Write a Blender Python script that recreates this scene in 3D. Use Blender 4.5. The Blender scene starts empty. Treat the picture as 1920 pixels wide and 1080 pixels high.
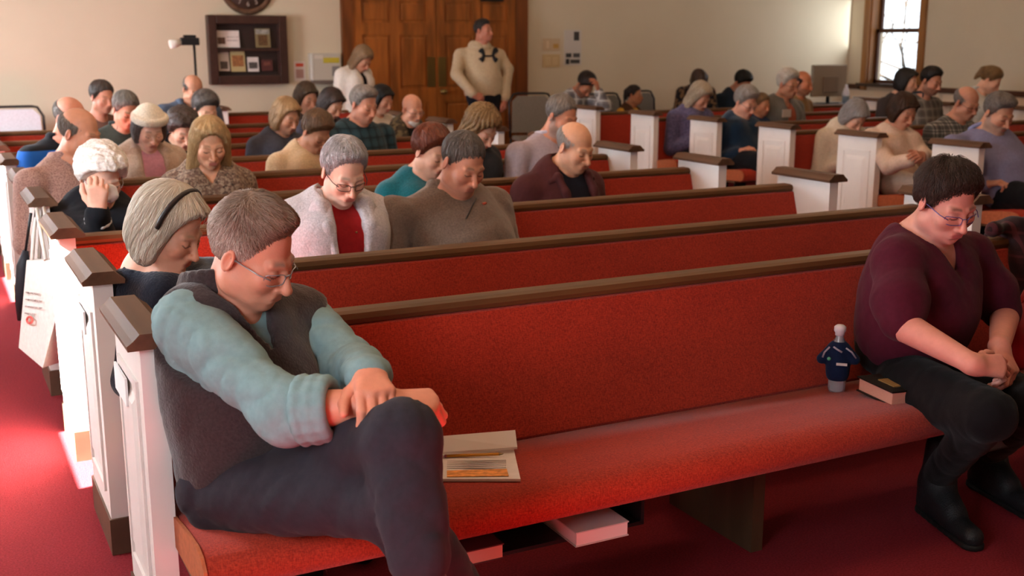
import bpy, bmesh, math, random
import numpy as np
from mathutils import Vector, Matrix

# ------------------------------------------------------------------ camera
SC = bpy.context.scene
COL = SC.collection
F_PX, Y_HOR, CAM_H, CAM_YAW = 2117.0, 80.0, 1.53, math.radians(27.3)
PITCH = math.atan((540 - Y_HOR) / F_PX)
FW = np.array([math.sin(CAM_YAW) * math.cos(PITCH), math.cos(CAM_YAW) * math.cos(PITCH), -math.sin(PITCH)])
RT = np.array([math.cos(CAM_YAW), -math.sin(CAM_YAW), 0.0])
UP = np.cross(RT, FW)
CAM = np.array([0.0, 0.0, CAM_H])

def at(x, y, Y):
    """photo pixel -> point of the room on the plane at distance Y down the nave"""
    d = FW * F_PX + RT * (x - 960) - UP * (y - 540)
    return CAM + d * (Y / d[1])

def atx(x, y, X):
    d = FW * F_PX + RT * (x - 960) - UP * (y - 540)
    return CAM + d * (X / d[0])

def atz(x, y, z):
    d = FW * F_PX + RT * (x - 960) - UP * (y - 540)
    return CAM + d * ((z - CAM_H) / d[2])

cd = bpy.data.cameras.new('camera')
cam = bpy.data.objects.new('camera', cd)
COL.objects.link(cam)
cam.matrix_world = Matrix(((RT[0], UP[0], -FW[0], 0), (RT[1], UP[1], -FW[1], 0), (RT[2], UP[2], -FW[2], CAM_H), (0, 0, 0, 1)))
cd.sensor_width = 36.0
cd.lens = F_PX / 1920 * 36
cd.clip_start = 0.05
cd.dof.use_dof = True
cd.dof.focus_distance = 3.1
cd.dof.aperture_fstop = 4.5
SC.camera = cam

# ------------------------------------------------------------------ world, sun, lamps, exposure
SC.view_settings.view_transform = 'Standard'
SC.view_settings.look = 'None'
SC.view_settings.gamma = 1.0
SC.view_settings.use_curve_mapping = False
SC.view_settings.exposure = -0.08
SC.cycles.use_denoising = True
SC.cycles.max_bounces = 8
SC.cycles.diffuse_bounces = 4
SC.cycles.sample_clamp_indirect = 6.0

w = bpy.data.worlds.new('sky')
SC.world = w
w.use_nodes = True
bg = w.node_tree.nodes['Background']
bg.inputs['Color'].default_value = (0.86, 0.93, 1.0, 1)
bg.inputs['Strength'].default_value = 2.6

def lamp(name, kind, loc, energy, color, **kw):
    l = bpy.data.lights.new(name, kind)
    l.energy = energy
    l.color = color
    o = bpy.data.objects.new(name, l)
    o.location = loc
    aim = kw.pop('aim', None)
    for k, v in kw.items():
        setattr(l, k, v)
    if aim is not None:
        o.rotation_euler = Vector(aim).to_track_quat('-Z', 'Y').to_euler()
    COL.objects.link(o)
    return o

SUN_DIR = (1.0, 0.16, -0.84)
lamp('sun', 'SUN', (-8, 3, 6), 230.0, (1.0, 0.93, 0.82), angle=0.009, aim=SUN_DIR)
WALL_L, WALL_R, WALL_B, WALL_F, CEIL = -0.95, 12.38, 13.0, -3.0, 4.6
# left windows (y0, y1); daylight enters through them
LEFT_WIN = [(.3, 1.48), (3.77, 4.46), (7.05, 7.9), (10.2, 11.1)]
SILL, HEAD = 1.06, 2.08
for (y0, y1), pw in zip(LEFT_WIN, (58, 68, 100, 185)):
    lamp('daylight', 'AREA', (WALL_L + 0.06, (y0 + y1) / 2, (SILL + HEAD) / 2), pw, (0.84, 0.92, 1.0),
         shape='RECTANGLE', size=HEAD - SILL, size_y=y1 - y0, aim=(1, 0, -0.15))
lamp('daylight', 'AREA', (12.22, 12.05, 1.8), 22.0, (0.86, 0.95, 1.0), shape='RECTANGLE', size=1.9, size_y=0.7, aim=(-1, 0.15, 0))
# hanging lamps of the hall, above the frame
for lx, ly, e in ((0.9, 2.2, 66), (3.2, 4.6, 66), (1.2, 7.4, 55), (4.6, 9.3, 34), (7.6, 3.6, 30), (8.0, 7.4, 44), (10.5, 10.4, 14)):
    lamp('hanging_lamp', 'POINT', (lx, ly, 3.7), e, (1.0, 0.72, 0.44), shadow_soft_size=0.3)

# ------------------------------------------------------------------ helpers
def lin(c):
    if isinstance(c, str):
        c = c.lstrip('#')
        c = [int(c[i:i + 2], 16) / 255 for i in (0, 2, 4)]
    return tuple(((v / 12.92) if v <= 0.04045 else ((v + 0.055) / 1.055) ** 2.4) for v in c)

MATS = {}
def mat(name, color, rough=0.7, var=0.0, vscale=20.0, bump=0.0, bscale=80.0, metal=0.0, stretch=None, sheen=0.0, spec=0.4, color2=None, sss=0.0, trans=0.0, ior=1.45, emit=None):
    """plain principled material with noise colour variation and noise relief"""
    if name in MATS:
        return MATS[name]
    m = bpy.data.materials.new(name)
    m.use_nodes = True
    nt = m.node_tree
    p = nt.nodes['Principled BSDF']
    c = lin(color)
    p.inputs['Base Color'].default_value = (*c, 1)
    p.inputs['Roughness'].default_value = rough
    p.inputs['Metallic'].default_value = metal
    p.inputs['Specular IOR Level'].default_value = spec
    p.inputs['Sheen Weight'].default_value = sheen
    p.inputs['Subsurface Weight'].default_value = sss
    p.inputs['Transmission Weight'].default_value = trans
    p.inputs['IOR'].default_value = ior
    if emit:
        p.inputs['Emission Color'].default_value = (*lin(emit[0]), 1)
        p.inputs['Emission Strength'].default_value = emit[1]
    if var > 0 or bump > 0:
        tc = nt.nodes.new('ShaderNodeTexCoord')
        mp = nt.nodes.new('ShaderNodeMapping')
        nt.links.new(tc.outputs['Object'], mp.inputs['Vector'])
        if stretch:
            mp.inputs['Scale'].default_value = stretch
    if var > 0:
        n = nt.nodes.new('ShaderNodeTexNoise')
        n.inputs['Scale'].default_value = vscale
        n.inputs['Detail'].default_value = 4
        nt.links.new(mp.outputs[0], n.inputs['Vector'])
        mx = nt.nodes.new('ShaderNodeMix')
        mx.data_type = 'RGBA'
        c2 = lin(color2) if color2 else tuple(v * (1 - var) for v in c)
        c1 = c if color2 else tuple(min(1, v * (1 + var)) for v in c)
        rp = nt.nodes.new('ShaderNodeMapRange')
        rp.inputs[1].default_value, rp.inputs[2].default_value = 0.33, 0.67
        nt.links.new(n.outputs['Fac'], rp.inputs[0])
        nt.links.new(rp.outputs[0], mx.inputs[0])
        mx.inputs[6].default_value = (*c1, 1)
        mx.inputs[7].default_value = (*c2, 1)
        nt.links.new(mx.outputs[2], p.inputs['Base Color'])
    if bump > 0:
        b = nt.nodes.new('ShaderNodeTexNoise')
        b.inputs['Scale'].default_value = bscale
        b.inputs['Detail'].default_value = 3
        nt.links.new(mp.outputs[0], b.inputs['Vector'])
        bn = nt.nodes.new('ShaderNodeBump')
        bn.inputs['Strength'].default_value = bump
        bn.inputs['Distance'].default_value = 0.004
        nt.links.new(b.outputs['Fac'], bn.inputs['Height'])
        nt.links.new(bn.outputs[0], p.inputs['Normal'])
    MATS[name] = m
    return m

def weave(name, color, color2, scale=260.0, rough=0.85):
    """woven upholstery: crossed thread noise in colour and relief"""
    m = mat(name, color, rough, sheen=0.15, spec=0.2)
    nt = m.node_tree
    p = nt.nodes['Principled BSDF']
    tc = nt.nodes.new('ShaderNodeTexCoord')
    fac = []
    for st in ((1, .4, .3), (.35, 1, 1.2)):
        mp = nt.nodes.new('ShaderNodeMapping')
        mp.inputs['Scale'].default_value = st
        n = nt.nodes.new('ShaderNodeTexNoise')
        n.inputs['Scale'].default_value = scale
        n.inputs['Detail'].default_value = 2
        nt.links.new(tc.outputs['Object'], mp.inputs['Vector'])
        nt.links.new(mp.outputs[0], n.inputs['Vector'])
        fac.append(n)
    n3 = nt.nodes.new('ShaderNodeTexNoise')
    n3.inputs['Scale'].default_value = 5
    nt.links.new(tc.outputs['Object'], n3.inputs['Vector'])
    a = nt.nodes.new('ShaderNodeMath'); a.operation = 'ADD'
    nt.links.new(fac[0].outputs['Fac'], a.inputs[0]); nt.links.new(fac[1].outputs['Fac'], a.inputs[1])
    a2 = nt.nodes.new('ShaderNodeMath'); a2.operation = 'MULTIPLY_ADD'
    nt.links.new(n3.outputs['Fac'], a2.inputs[0]); a2.inputs[1].default_value = 0.25
    nt.links.new(a.outputs[0], a2.inputs[2])
    rp = nt.nodes.new('ShaderNodeMapRange')
    rp.inputs[1].default_value, rp.inputs[2].default_value = 0.85, 1.4
    nt.links.new(a2.outputs[0], rp.inputs[0])
    mx = nt.nodes.new('ShaderNodeMix'); mx.data_type = 'RGBA'
    mx.inputs[6].default_value = (*lin(color2), 1); mx.inputs[7].default_value = (*lin(color), 1)
    nt.links.new(rp.outputs[0], mx.inputs[0])
    nt.links.new(mx.outputs[2], p.inputs['Base Color'])
    bn = nt.nodes.new('ShaderNodeBump'); bn.inputs['Strength'].default_value = 0.35; bn.inputs['Distance'].default_value = 0.002
    nt.links.new(a.outputs[0], bn.inputs['Height']); nt.links.new(bn.outputs[0], p.inputs['Normal'])
    return m

def pattern(name, kind, cols, scale=30.0, rough=0.85):
    """plaid / check / tweed cloth by crossed bands in object space"""
    if name in MATS:
        return MATS[name]
    m = mat(name, cols[0], rough, sheen=0.1, spec=0.2)
    nt = m.node_tree
    p = nt.nodes['Principled BSDF']
    tc = nt.nodes.new('ShaderNodeTexCoord')
    sep = nt.nodes.new('ShaderNodeSeparateXYZ')
    nt.links.new(tc.outputs['Object'], sep.inputs[0])
    cur = None
    def band(sock, sc, thr, off=0.0):
        a = nt.nodes.new('ShaderNodeMath'); a.operation = 'MULTIPLY_ADD'
        nt.links.new(sock, a.inputs[0]); a.inputs[1].default_value = sc; a.inputs[2].default_value = off
        b = nt.nodes.new('ShaderNodeMath'); b.operation = 'FRACT'; nt.links.new(a.outputs[0], b.inputs[0])
        c = nt.nodes.new('ShaderNodeMath'); c.operation = 'LESS_THAN'; nt.links.new(b.outputs[0], c.inputs[0]); c.inputs[1].default_value = thr
        return c.outputs[0]
    def over(base, col, fac, f=0.6):
        mu = nt.nodes.new('ShaderNodeMath'); mu.operation = 'MULTIPLY'; nt.links.new(fac, mu.inputs[0]); mu.inputs[1].default_value = f
        mx = nt.nodes.new('ShaderNodeMix'); mx.data_type = 'RGBA'
        nt.links.new(mu.outputs[0], mx.inputs[0])
        if base is None:
            mx.inputs[6].default_value = (*lin(cols[0]), 1)
        else:
            nt.links.new(base, mx.inputs[6])
        mx.inputs[7].default_value = (*lin(col), 1)
        return mx.outputs[2]
    if kind == 'plaid':
        cur = over(None, cols[1], band(sep.outputs[0], scale, 0.45), 0.55)
        cur = over(cur, cols[1], band(sep.outputs[2], scale, 0.45), 0.55)
        cur = over(cur, cols[2], band(sep.outputs[0], scale, 0.12, 0.3), 0.8)
        cur = over(cur, cols[2], band(sep.outputs[2], scale, 0.12, 0.3), 0.8)
    elif kind == 'stripes':
        cur = over(None, cols[1], band(sep.outputs[2], scale, 0.4), 0.8)
    else:
        n = nt.nodes.new('ShaderNodeTexNoise'); n.inputs['Scale'].default_value = scale; n.inputs['Detail'].default_value = 2
        nt.links.new(tc.outputs['Object'], n.inputs['Vector'])
        lo = nt.nodes.new('ShaderNodeMapRange'); lo.inputs[1].default_value = 0.48; lo.inputs[2].default_value = 0.56
        nt.links.new(n.outputs['Fac'], lo.inputs[0])
        cur = over(None, cols[1], lo.outputs[0], 0.9)
        if len(cols) > 2:
            n2 = nt.nodes.new('ShaderNodeTexNoise'); n2.inputs['Scale'].default_value = scale * 1.3; n2.noise_dimensions = '4D'; n2.inputs['W'].default_value = 5
            nt.links.new(tc.outputs['Object'], n2.inputs['Vector'])
            l2 = nt.nodes.new('ShaderNodeMapRange'); l2.inputs[1].default_value = 0.55; l2.inputs[2].default_value = 0.62
            nt.links.new(n2.outputs['Fac'], l2.inputs[0])
            cur = over(cur, cols[2], l2.outputs[0], 0.9)
    nt.links.new(cur, p.inputs['Base Color'])
    return m

def tag(o, label=None, cat=None, group=None, kind=None):
    if label: o['label'] = label
    if cat: o['category'] = cat
    if group: o['group'] = group
    if kind: o['kind'] = kind
    return o

def empty(name, loc=(0, 0, 0), rz=0.0, parent=None):
    o = bpy.data.objects.new(name, None)
    o.empty_display_size = 0.1
    o.location = loc
    o.rotation_euler = (0, 0, rz)
    COL.objects.link(o)
    o.parent = parent
    return o

def link(name, me, m=None, parent=None):
    o = bpy.data.objects.new(name, me)
    if m is not None:
        me.materials.append(m)
    COL.objects.link(o)
    o.parent = parent
    return o

class B:
    """collects boxes, prisms, tubes and lathes into one mesh"""
    def __init__(s):
        s.v, s.f, s.sm = [], [], []
    def raw(s, v, f, smooth=False):
        n = len(s.v)
        s.v += [tuple(p) for p in v]
        s.f += [[i + n for i in q] for q in f]
        s.sm += [smooth] * len(f)
        return s
    def box(s, x0, x1, y0, y1, z0, z1, bev=0.0):
        if bev <= 0:
            v = [(x, y, z) for x in (x0, x1) for y in (y0, y1) for z in (z0, z1)]
            return s.raw(v, [(0, 1, 3, 2), (4, 6, 7, 5), (0, 4, 5, 1), (2, 3, 7, 6), (0, 2, 6, 4), (1, 5, 7, 3)])
        bm = bmesh.new()
        bmesh.ops.create_cube(bm, size=1)
        for q in bm.verts:
            q.co = ((x0 + x1) / 2 + q.co.x * (x1 - x0), (y0 + y1) / 2 + q.co.y * (y1 - y0), (z0 + z1) / 2 + q.co.z * (z1 - z0))
        bmesh.ops.bevel(bm, geom=bm.edges[:], offset=bev, segments=2, affect='EDGES', profile=0.6)
        bm.verts.index_update()
        s.raw([q.co[:] for q in bm.verts], [[q.index for q in f.verts] for f in bm.faces])
        bm.free()
        return s
    def prism(s, prof, x0, x1, smooth=False):
        """profile of (y, z) extruded along x"""
        n = len(prof)
        v = [(x0, y, z) for y, z in prof] + [(x1, y, z) for y, z in prof]
        f = [(i, (i + 1) % n, n + (i + 1) % n, n + i) for i in range(n)]
        s.raw(v, f, smooth)
        m = len(s.v) - 2 * n
        s.f += [[m + i for i in range(n)][::-1], [m + n + i for i in range(n)]]
        s.sm += [False, False]
        return s
    def prismy(s, prof, y0, y1, smooth=False):
        """profile of (x, z) extruded along y"""
        n = len(prof)
        v = [(x, y0, z) for x, z in prof] + [(x, y1, z) for x, z in prof]
        f = [(i, (i + 1) % n, n + (i + 1) % n, n + i)[::-1] for i in range(n)]
        s.raw(v, f, smooth)
        m = len(s.v) - 2 * n
        s.f += [[m + i for i in range(n)], [m + n + i for i in range(n)][::-1]]
        s.sm += [False, False]
        return s
    def tube(s, pts, r, n=8, closed=False, caps=True):
        pts = [np.array(p, float) for p in pts]
        rs = r if hasattr(r, '__len__') else [r] * len(pts)
        N = len(pts)
        v, f = [], []
        ref = None
        for i, p in enumerate(pts):
            if closed:
                t = pts[(i + 1) % N] - pts[i - 1]
            else:
                t = pts[min(i + 1, N - 1)] - pts[max(i - 1, 0)]
            t = t / (np.linalg.norm(t) + 1e-9)
            if ref is None:
                ref = np.array([0, 0, 1.0]) if abs(t[2]) < 0.9 else np.array([1.0, 0, 0])
            a = np.cross(t, ref); a /= np.linalg.norm(a) + 1e-9
            b = np.cross(a, t)
            ref = b
            for k in range(n):
                an = 2 * math.pi * k / n
                v.append(p + (a * math.cos(an) + b * math.sin(an)) * rs[i])
        for i in range(N if closed else N - 1):
            j = (i + 1) % N
            for k in range(n):
                f.append((i * n + k, i * n + (k + 1) % n, j * n + (k + 1) % n, j * n + k))
        s.raw(v, f, True)
        if caps and not closed:
            m = len(s.v) - N * n
            s.f += [[m + k for k in range(n)][::-1], [m + (N - 1) * n + k for k in range(n)]]
            s.sm += [False, False]
        return s
    def lathe(s, prof, c=(0, 0, 0), n=20, axis='z'):
        v, f = [], []
        for r, z in prof:
            for k in range(n):
                a = 2 * math.pi * k / n
                p = (r * math.cos(a), r * math.sin(a), z)
                if axis == 'y':
                    p = (p[0], -p[2], p[1])
                v.append((p[0] + c[0], p[1] + c[1], p[2] + c[2]))
        for i in range(len(prof) - 1):
            for k in range(n):
                f.append((i * n + k, i * n + (k + 1) % n, (i + 1) * n + (k + 1) % n, (i + 1) * n + k))
        s.raw(v, f, True)
        m = len(s.v) - len(prof) * n
        if prof[0][0] > 1e-6:
            s.f.append([m + k for k in range(n)][::-1]); s.sm.append(False)
        if prof[-1][0] > 1e-6:
            s.f.append([m + (len(prof) - 1) * n + k for k in range(n)]); s.sm.append(False)
        return s
    def mesh(s, name):
        me = bpy.data.meshes.new(name)
        me.from_pydata([tuple(map(float, p)) for p in s.v], [], s.f)
        me.polygons.foreach_set('use_smooth', s.sm)
        me.update()
        return me
    def build(s, name, m, parent=None):
        return link(name, s.mesh(name), m, parent)

def copy_tree(o, parent=None):
    c = o.copy()
    COL.objects.link(c)
    c.parent = parent
    for ch in list(o.children):
        copy_tree(ch, c)
    return c
# ------------------------------------------------------------------ implicit surfaces for bodies, clothes and hair
V = lambda *a: np.array(a, dtype=np.float64)

class Prim:
    def __init__(s, fn, lo, hi):
        s.fn, s.lo, s.hi = fn, np.array(lo), np.array(hi)

def cap(a, b, ra, rb=None):
    a, b = np.array(a, float), np.array(b, float)
    rb = ra if rb is None else rb
    ba = b - a
    L2 = float(ba @ ba) + 1e-12
    def fn(X, Y, Z):
        px, py, pz = X - a[0], Y - a[1], Z - a[2]
        h = np.clip((px * ba[0] + py * ba[1] + pz * ba[2]) / L2, 0, 1)
        return np.sqrt((px - h * ba[0]) ** 2 + (py - h * ba[1]) ** 2 + (pz - h * ba[2]) ** 2) - (ra + (rb - ra) * h)
    return Prim(fn, np.minimum(a - ra, b - rb), np.maximum(a + ra, b + rb))

def ell(c, r, R=None):
    c, r = np.array(c, float), np.array(r, float)
    R = np.eye(3) if R is None else R
    e = np.sqrt(((R * r) ** 2).sum(1))
    def fn(X, Y, Z):
        px, py, pz = X - c[0], Y - c[1], Z - c[2]
        k0 = k1 = 0
        for i in range(3):
            q = px * R[0, i] + py * R[1, i] + pz * R[2, i]
            k0 = k0 + (q / r[i]) ** 2
            k1 = k1 + (q / r[i] ** 2) ** 2
        k0 = np.sqrt(k0)
        return k0 * (k0 - 1) / np.maximum(np.sqrt(k1), 1e-6)
    return Prim(fn, c - e, c + e)

def rbox(c, half, R=None, rr=0.01):
    c, half = np.array(c, float), np.array(half, float)
    R = np.eye(3) if R is None else R
    e = np.abs(R) @ half
    def fn(X, Y, Z):
        px, py, pz = X - c[0], Y - c[1], Z - c[2]
        o, mx = 0, -9.0
        for i in range(3):
            q = np.abs(px * R[0, i] + py * R[1, i] + pz * R[2, i]) - (half[i] - rr)
            o = o + np.maximum(q, 0) ** 2
            mx = np.maximum(mx, q)
        return np.sqrt(o) + np.minimum(mx, 0) - rr
    return Prim(fn, c - e, c + e)

def smin(a, b, k):
    if k <= 0:
        return np.minimum(a, b)
    h = np.maximum(k - np.abs(a - b), 0) / k
    return np.minimum(a, b) - h * h * k * 0.25

def smax(a, b, k):
    return -smin(-a, -b, k)

def sdf(ops, h, pad=0.02):
    """ops: ('u', prim, k) union, ('s', prim, k) cut, ('m', fn) whole-grid function fn(d, X, Y, Z)"""
    us = [o[1] for o in ops if o[0] == 'u']
    lo = np.min([p.lo for p in us], 0) - pad
    hi = np.max([p.hi for p in us], 0) + pad
    n = np.ceil((hi - lo) / h).astype(int) + 1
    ax = [(lo[i] + h * np.arange(n[i])) for i in range(3)]
    X, Y, Z = ax[0][:, None, None], ax[1][None, :, None], ax[2][None, None, :]
    d = np.full(tuple(n), 0.5)
    for o in ops:
        if o[0] == 'm':
            d = o[1](d, X, Y, Z)
            continue
        p, k = o[1], o[2]
        m = k + 2 * h
        i0 = np.clip(np.floor((p.lo - m - lo) / h).astype(int), 0, n)
        i1 = np.clip(np.ceil((p.hi + m - lo) / h).astype(int) + 1, 0, n)
        if (i1 <= i0).any():
            continue
        sl = tuple(slice(i0[i], i1[i]) for i in range(3))
        e = p.fn(X[sl[0]], Y[:, sl[1]], Z[:, :, sl[2]])
        if o[0] == 'u':
            d[sl] = smin(d[sl], e, k)
        else:
            d[sl] = smax(d[sl], -e, k)
    return nets(d, lo, h)

def nets(d, lo, h):
    s = d < 0
    c = np.zeros(tuple(np.array(d.shape) - 1), np.int8)
    sh = [(i, j, k) for i in (0, 1) for j in (0, 1) for k in (0, 1)]
    nx, ny, nz = c.shape
    for i, j, k in sh:
        c += s[i:i + nx, j:j + ny, k:k + nz]
    ii, jj, kk = np.nonzero((c > 0) & (c < 8))
    N = len(ii)
    idx = np.full(c.shape, -1, np.int64)
    idx[ii, jj, kk] = np.arange(N)
    acc = np.zeros((N, 3)); cnt = np.zeros(N)
    for a in sh:
        for axn in range(3):
            if a[axn]:
                continue
            b = list(a); b[axn] = 1
            d0 = d[ii + a[0], jj + a[1], kk + a[2]]
            d1 = d[ii + b[0], jj + b[1], kk + b[2]]
            x = (d0 < 0) != (d1 < 0)
            t = d0 / np.where(x, d0 - d1, 1)
            p = np.array(a, float)[None, :].repeat(N, 0)
            p[:, axn] += t
            acc[x] += p[x]; cnt[x] += 1
    v = (np.stack([ii, jj, kk], 1) + acc / np.maximum(cnt, 1)[:, None]) * h + lo
    quads = []
    for axn in range(3):
        o1, o2 = [(1, 2), (2, 0), (0, 1)][axn]
        A = [slice(None)] * 3; A[axn] = slice(0, -1)
        Bs = [slice(None)] * 3; Bs[axn] = slice(1, None)
        fl = s[tuple(A)] != s[tuple(Bs)]
        e = np.stack(np.nonzero(fl), 1)
        dm = np.array(c.shape)
        ok = (e[:, o1] >= 1) & (e[:, o2] >= 1) & (e[:, o1] < dm[o1]) & (e[:, o2] < dm[o2])
        e = e[ok]
        q = []
        for u, w_ in ((1, 1), (0, 1), (0, 0), (1, 0)):
            g = e.copy(); g[:, o1] -= u; g[:, o2] -= w_
            q.append(idx[g[:, 0], g[:, 1], g[:, 2]])
        q = np.stack(q, 1)
        neg = ~s[e[:, 0], e[:, 1], e[:, 2]]
        q[neg] = q[neg][:, ::-1]
        quads.append(q)
    q = np.concatenate(quads)
    return v, q[(q >= 0).all(1)]

def relax(v, q, it=1, f=0.5):
    for _ in range(it):
        s = np.zeros_like(v); n = np.zeros(len(v))
        for a, b in ((0, 1), (1, 2), (2, 3), (3, 0)):
            np.add.at(s, q[:, a], v[q[:, b]]); np.add.at(n, q[:, a], 1)
            np.add.at(s, q[:, b], v[q[:, a]]); np.add.at(n, q[:, b], 1)
        v = v + f * (s / np.maximum(n, 1)[:, None] - v)
    return v

def join(parts):
    vs, qs, n = [], [], 0
    for v, q in parts:
        vs.append(v); qs.append(q + n); n += len(v)
    return np.concatenate(vs), np.concatenate(qs)

def npmesh(name, v, q, m, parent=None, col=None, vec=None):
    me = bpy.data.meshes.new(name)
    me.vertices.add(len(v)); me.vertices.foreach_set('co', v.astype(np.float32).ravel())
    me.loops.add(q.size); me.loops.foreach_set('vertex_index', q.astype(np.int32).ravel())
    me.polygons.add(len(q))
    me.polygons.foreach_set('loop_start', (np.arange(len(q)) * 4).astype(np.int32))
    me.polygons.foreach_set('use_smooth', np.ones(len(q), bool))
    me.update(calc_edges=True)
    if col is not None:
        a = me.attributes.new('Col', 'FLOAT_COLOR', 'POINT')
        a.data.foreach_set('color', np.concatenate([col, np.ones((len(col), 1))], 1).astype(np.float32).ravel())
    if vec is not None:
        a = me.attributes.new('Strand', 'FLOAT_VECTOR', 'POINT')
        a.data.foreach_set('vector', vec.astype(np.float32).ravel())
    return link(name, me, m, parent)

def rot(axis, deg):
    a = math.radians(deg); c, s = math.cos(a), math.sin(a)
    if axis == 'x': return np.array([[1, 0, 0], [0, c, -s], [0, s, c]])
    if axis == 'y': return np.array([[c, 0, s], [0, 1, 0], [-s, 0, c]])
    return np.array([[c, -s, 0], [s, c, 0], [0, 0, 1]])

def waves(X, Y, Z, f, seed=0, n=4):
    r = np.random.RandomState(seed)
    o = 0
    for i in range(n):
        k = r.normal(size=3); k /= np.linalg.norm(k)
        ph = r.rand(2) * 6.28
        g = f * (0.7 + 0.6 * r.rand())
        o = o + np.sin(g * (k[0] * X + k[1] * Y + k[2] * Z) + ph[0] + 1.3 * np.sin(g * 0.6 * (k[1] * X - k[2] * Y + k[0] * Z) + ph[1]))
    return o / n

# ------------------------------------------------------------------ skin and hair materials
def skin_material():
    m = mat('skin', '#d09a80', 0.5, bump=0.12, bscale=300, spec=0.35, sss=0.12)
    nt = m.node_tree; p = nt.nodes['Principled BSDF']
    p.inputs['Subsurface Radius'].default_value = (0.012, 0.005, 0.003)
    a = nt.nodes.new('ShaderNodeAttribute'); a.attribute_name = 'Col'
    n = nt.nodes.new('ShaderNodeTexNoise'); n.inputs['Scale'].default_value = 45; n.inputs['Detail'].default_value = 3
    tc = nt.nodes.new('ShaderNodeTexCoord'); nt.links.new(tc.outputs['Object'], n.inputs['Vector'])
    rp = nt.nodes.new('ShaderNodeMapRange'); rp.inputs[3].default_value = 0.86; rp.inputs[4].default_value = 1.12
    nt.links.new(n.outputs['Fac'], rp.inputs[0])
    mx = nt.nodes.new('ShaderNodeVectorMath'); mx.operation = 'SCALE'
    nt.links.new(a.outputs['Color'], mx.inputs[0]); nt.links.new(rp.outputs[0], mx.inputs['Scale'])
    nt.links.new(mx.outputs[0], p.inputs['Base Color'])
    return m
SKIN = skin_material()

def hair_material(name, c1, c2, curly=False, rough=0.45):
    key = 'hair_' + name
    if key in MATS:
        return MATS[key]
    m = mat(key, c1, rough, spec=0.35)
    nt = m.node_tree; p = nt.nodes['Principled BSDF']
    n = nt.nodes.new('ShaderNodeTexNoise'); n.inputs['Detail'].default_value = 4
    if curly:
        tc = nt.nodes.new('ShaderNodeTexCoord'); nt.links.new(tc.outputs['Object'], n.inputs['Vector']); n.inputs['Scale'].default_value = 90
    else:
        a = nt.nodes.new('ShaderNodeAttribute'); a.attribute_name = 'Strand'
        nt.links.new(a.outputs['Vector'], n.inputs['Vector']); n.inputs['Scale'].default_value = 16
    rp = nt.nodes.new('ShaderNodeMapRange'); rp.inputs[1].default_value = 0.32; rp.inputs[2].default_value = 0.68
    nt.links.new(n.outputs['Fac'], rp.inputs[0])
    mx = nt.nodes.new('ShaderNodeMix'); mx.data_type = 'RGBA'
    mx.inputs[6].default_value = (*lin(c2), 1); mx.inputs[7].default_value = (*lin(c1), 1)
    nt.links.new(rp.outputs[0], mx.inputs[0])
    ca = nt.nodes.new('ShaderNodeAttribute'); ca.attribute_name = 'Col'
    mu = nt.nodes.new('ShaderNodeMix'); mu.data_type = 'RGBA'; mu.blend_type = 'MULTIPLY'; mu.inputs[0].default_value = 1
    nt.links.new(mx.outputs[2], mu.inputs[6]); nt.links.new(ca.outputs['Color'], mu.inputs[7])
    nt.links.new(mu.outputs[2], p.inputs['Base Color'])
    bn = nt.nodes.new('ShaderNodeBump'); bn.inputs['Strength'].default_value = 0.7; bn.inputs['Distance'].default_value = 0.006
    nt.links.new(n.outputs['Fac'], bn.inputs['Height']); nt.links.new(bn.outputs[0], p.inputs['Normal'])
    return m

def grow_strands(H, v, q, st, n, L, r, seed=1, sweep=(0, 0, 0), lift=.002, jitter=.12):
    """thin three-sided locks lying on the hair surface and following the comb direction"""
    from mathutils.kdtree import KDTree
    rs = np.random.RandomState(seed)
    a, b, c_ = v[q[:, 0]], v[q[:, 1]], v[q[:, 2]]
    fn = np.cross(b - a, c_ - a)
    vn = np.zeros_like(v)
    for k in range(4):
        np.add.at(vn, q[:, k], fn)
    vn /= np.linalg.norm(vn, axis=1)[:, None] + 1e-12
    kd = KDTree(len(v))
    for i, p in enumerate(v):
        kd.insert(p, i)
    kd.balance()
    crown = H.p(0, -.05, .125)
    down = H.R @ V(0, .0, -1)
    sw = H.R @ np.array(sweep, float)
    S, V_, Q_, A_ = 5, [], [], []
    ids = rs.randint(0, len(v), n)
    for j, i in enumerate(ids):
        p = v[i].copy(); nn = vn[i]
        pts = []
        ln = L * H.s * (.6 + .7 * rs.rand()); jit = rs.normal(size=3) * jitter
        lf = lift * H.s * (.3 + 1.2 * rs.rand())
        for k in range(S):
            pts.append(p + nn * (lf * math.sin(math.pi * (k + .2) / (S + .6))))
            away = p - crown; away /= np.linalg.norm(away) + 1e-9
            g = (down * 1.0 + away * .35 if st in ('bob', 'long', 'page') else away + down * .15) + sw + jit
            g = g - nn * (g @ nn)
            g /= np.linalg.norm(g) + 1e-9
            p = p + g * ln / (S - 1)
            co, ix, ds = kd.find(p)
            nn = vn[ix]
            if ds < .02:
                p = p - nn * ((p - v[ix]) @ nn)
            t = g
        side = np.cross(t, nn); side /= np.linalg.norm(side) + 1e-9
        base = len(V_) 
        for k, p in enumerate(pts):
            w_ = r * H.s * (1 - .75 * abs(k / (S - 1) - .3))
            V_ += [p - side * w_, p + nn * w_ * .8, p + side * w_]
            A_ += [(rs.rand() * 0 + j * .37, j * 1.7, k * .02)] * 3
        for k in range(S - 1):
            o = base + 3 * k
            Q_ += [(o, o + 1, o + 4, o + 3), (o + 1, o + 2, o + 5, o + 4), (o + 2, o, o + 3, o + 5)]
    return np.array(V_), np.array(Q_), np.array(A_)

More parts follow.
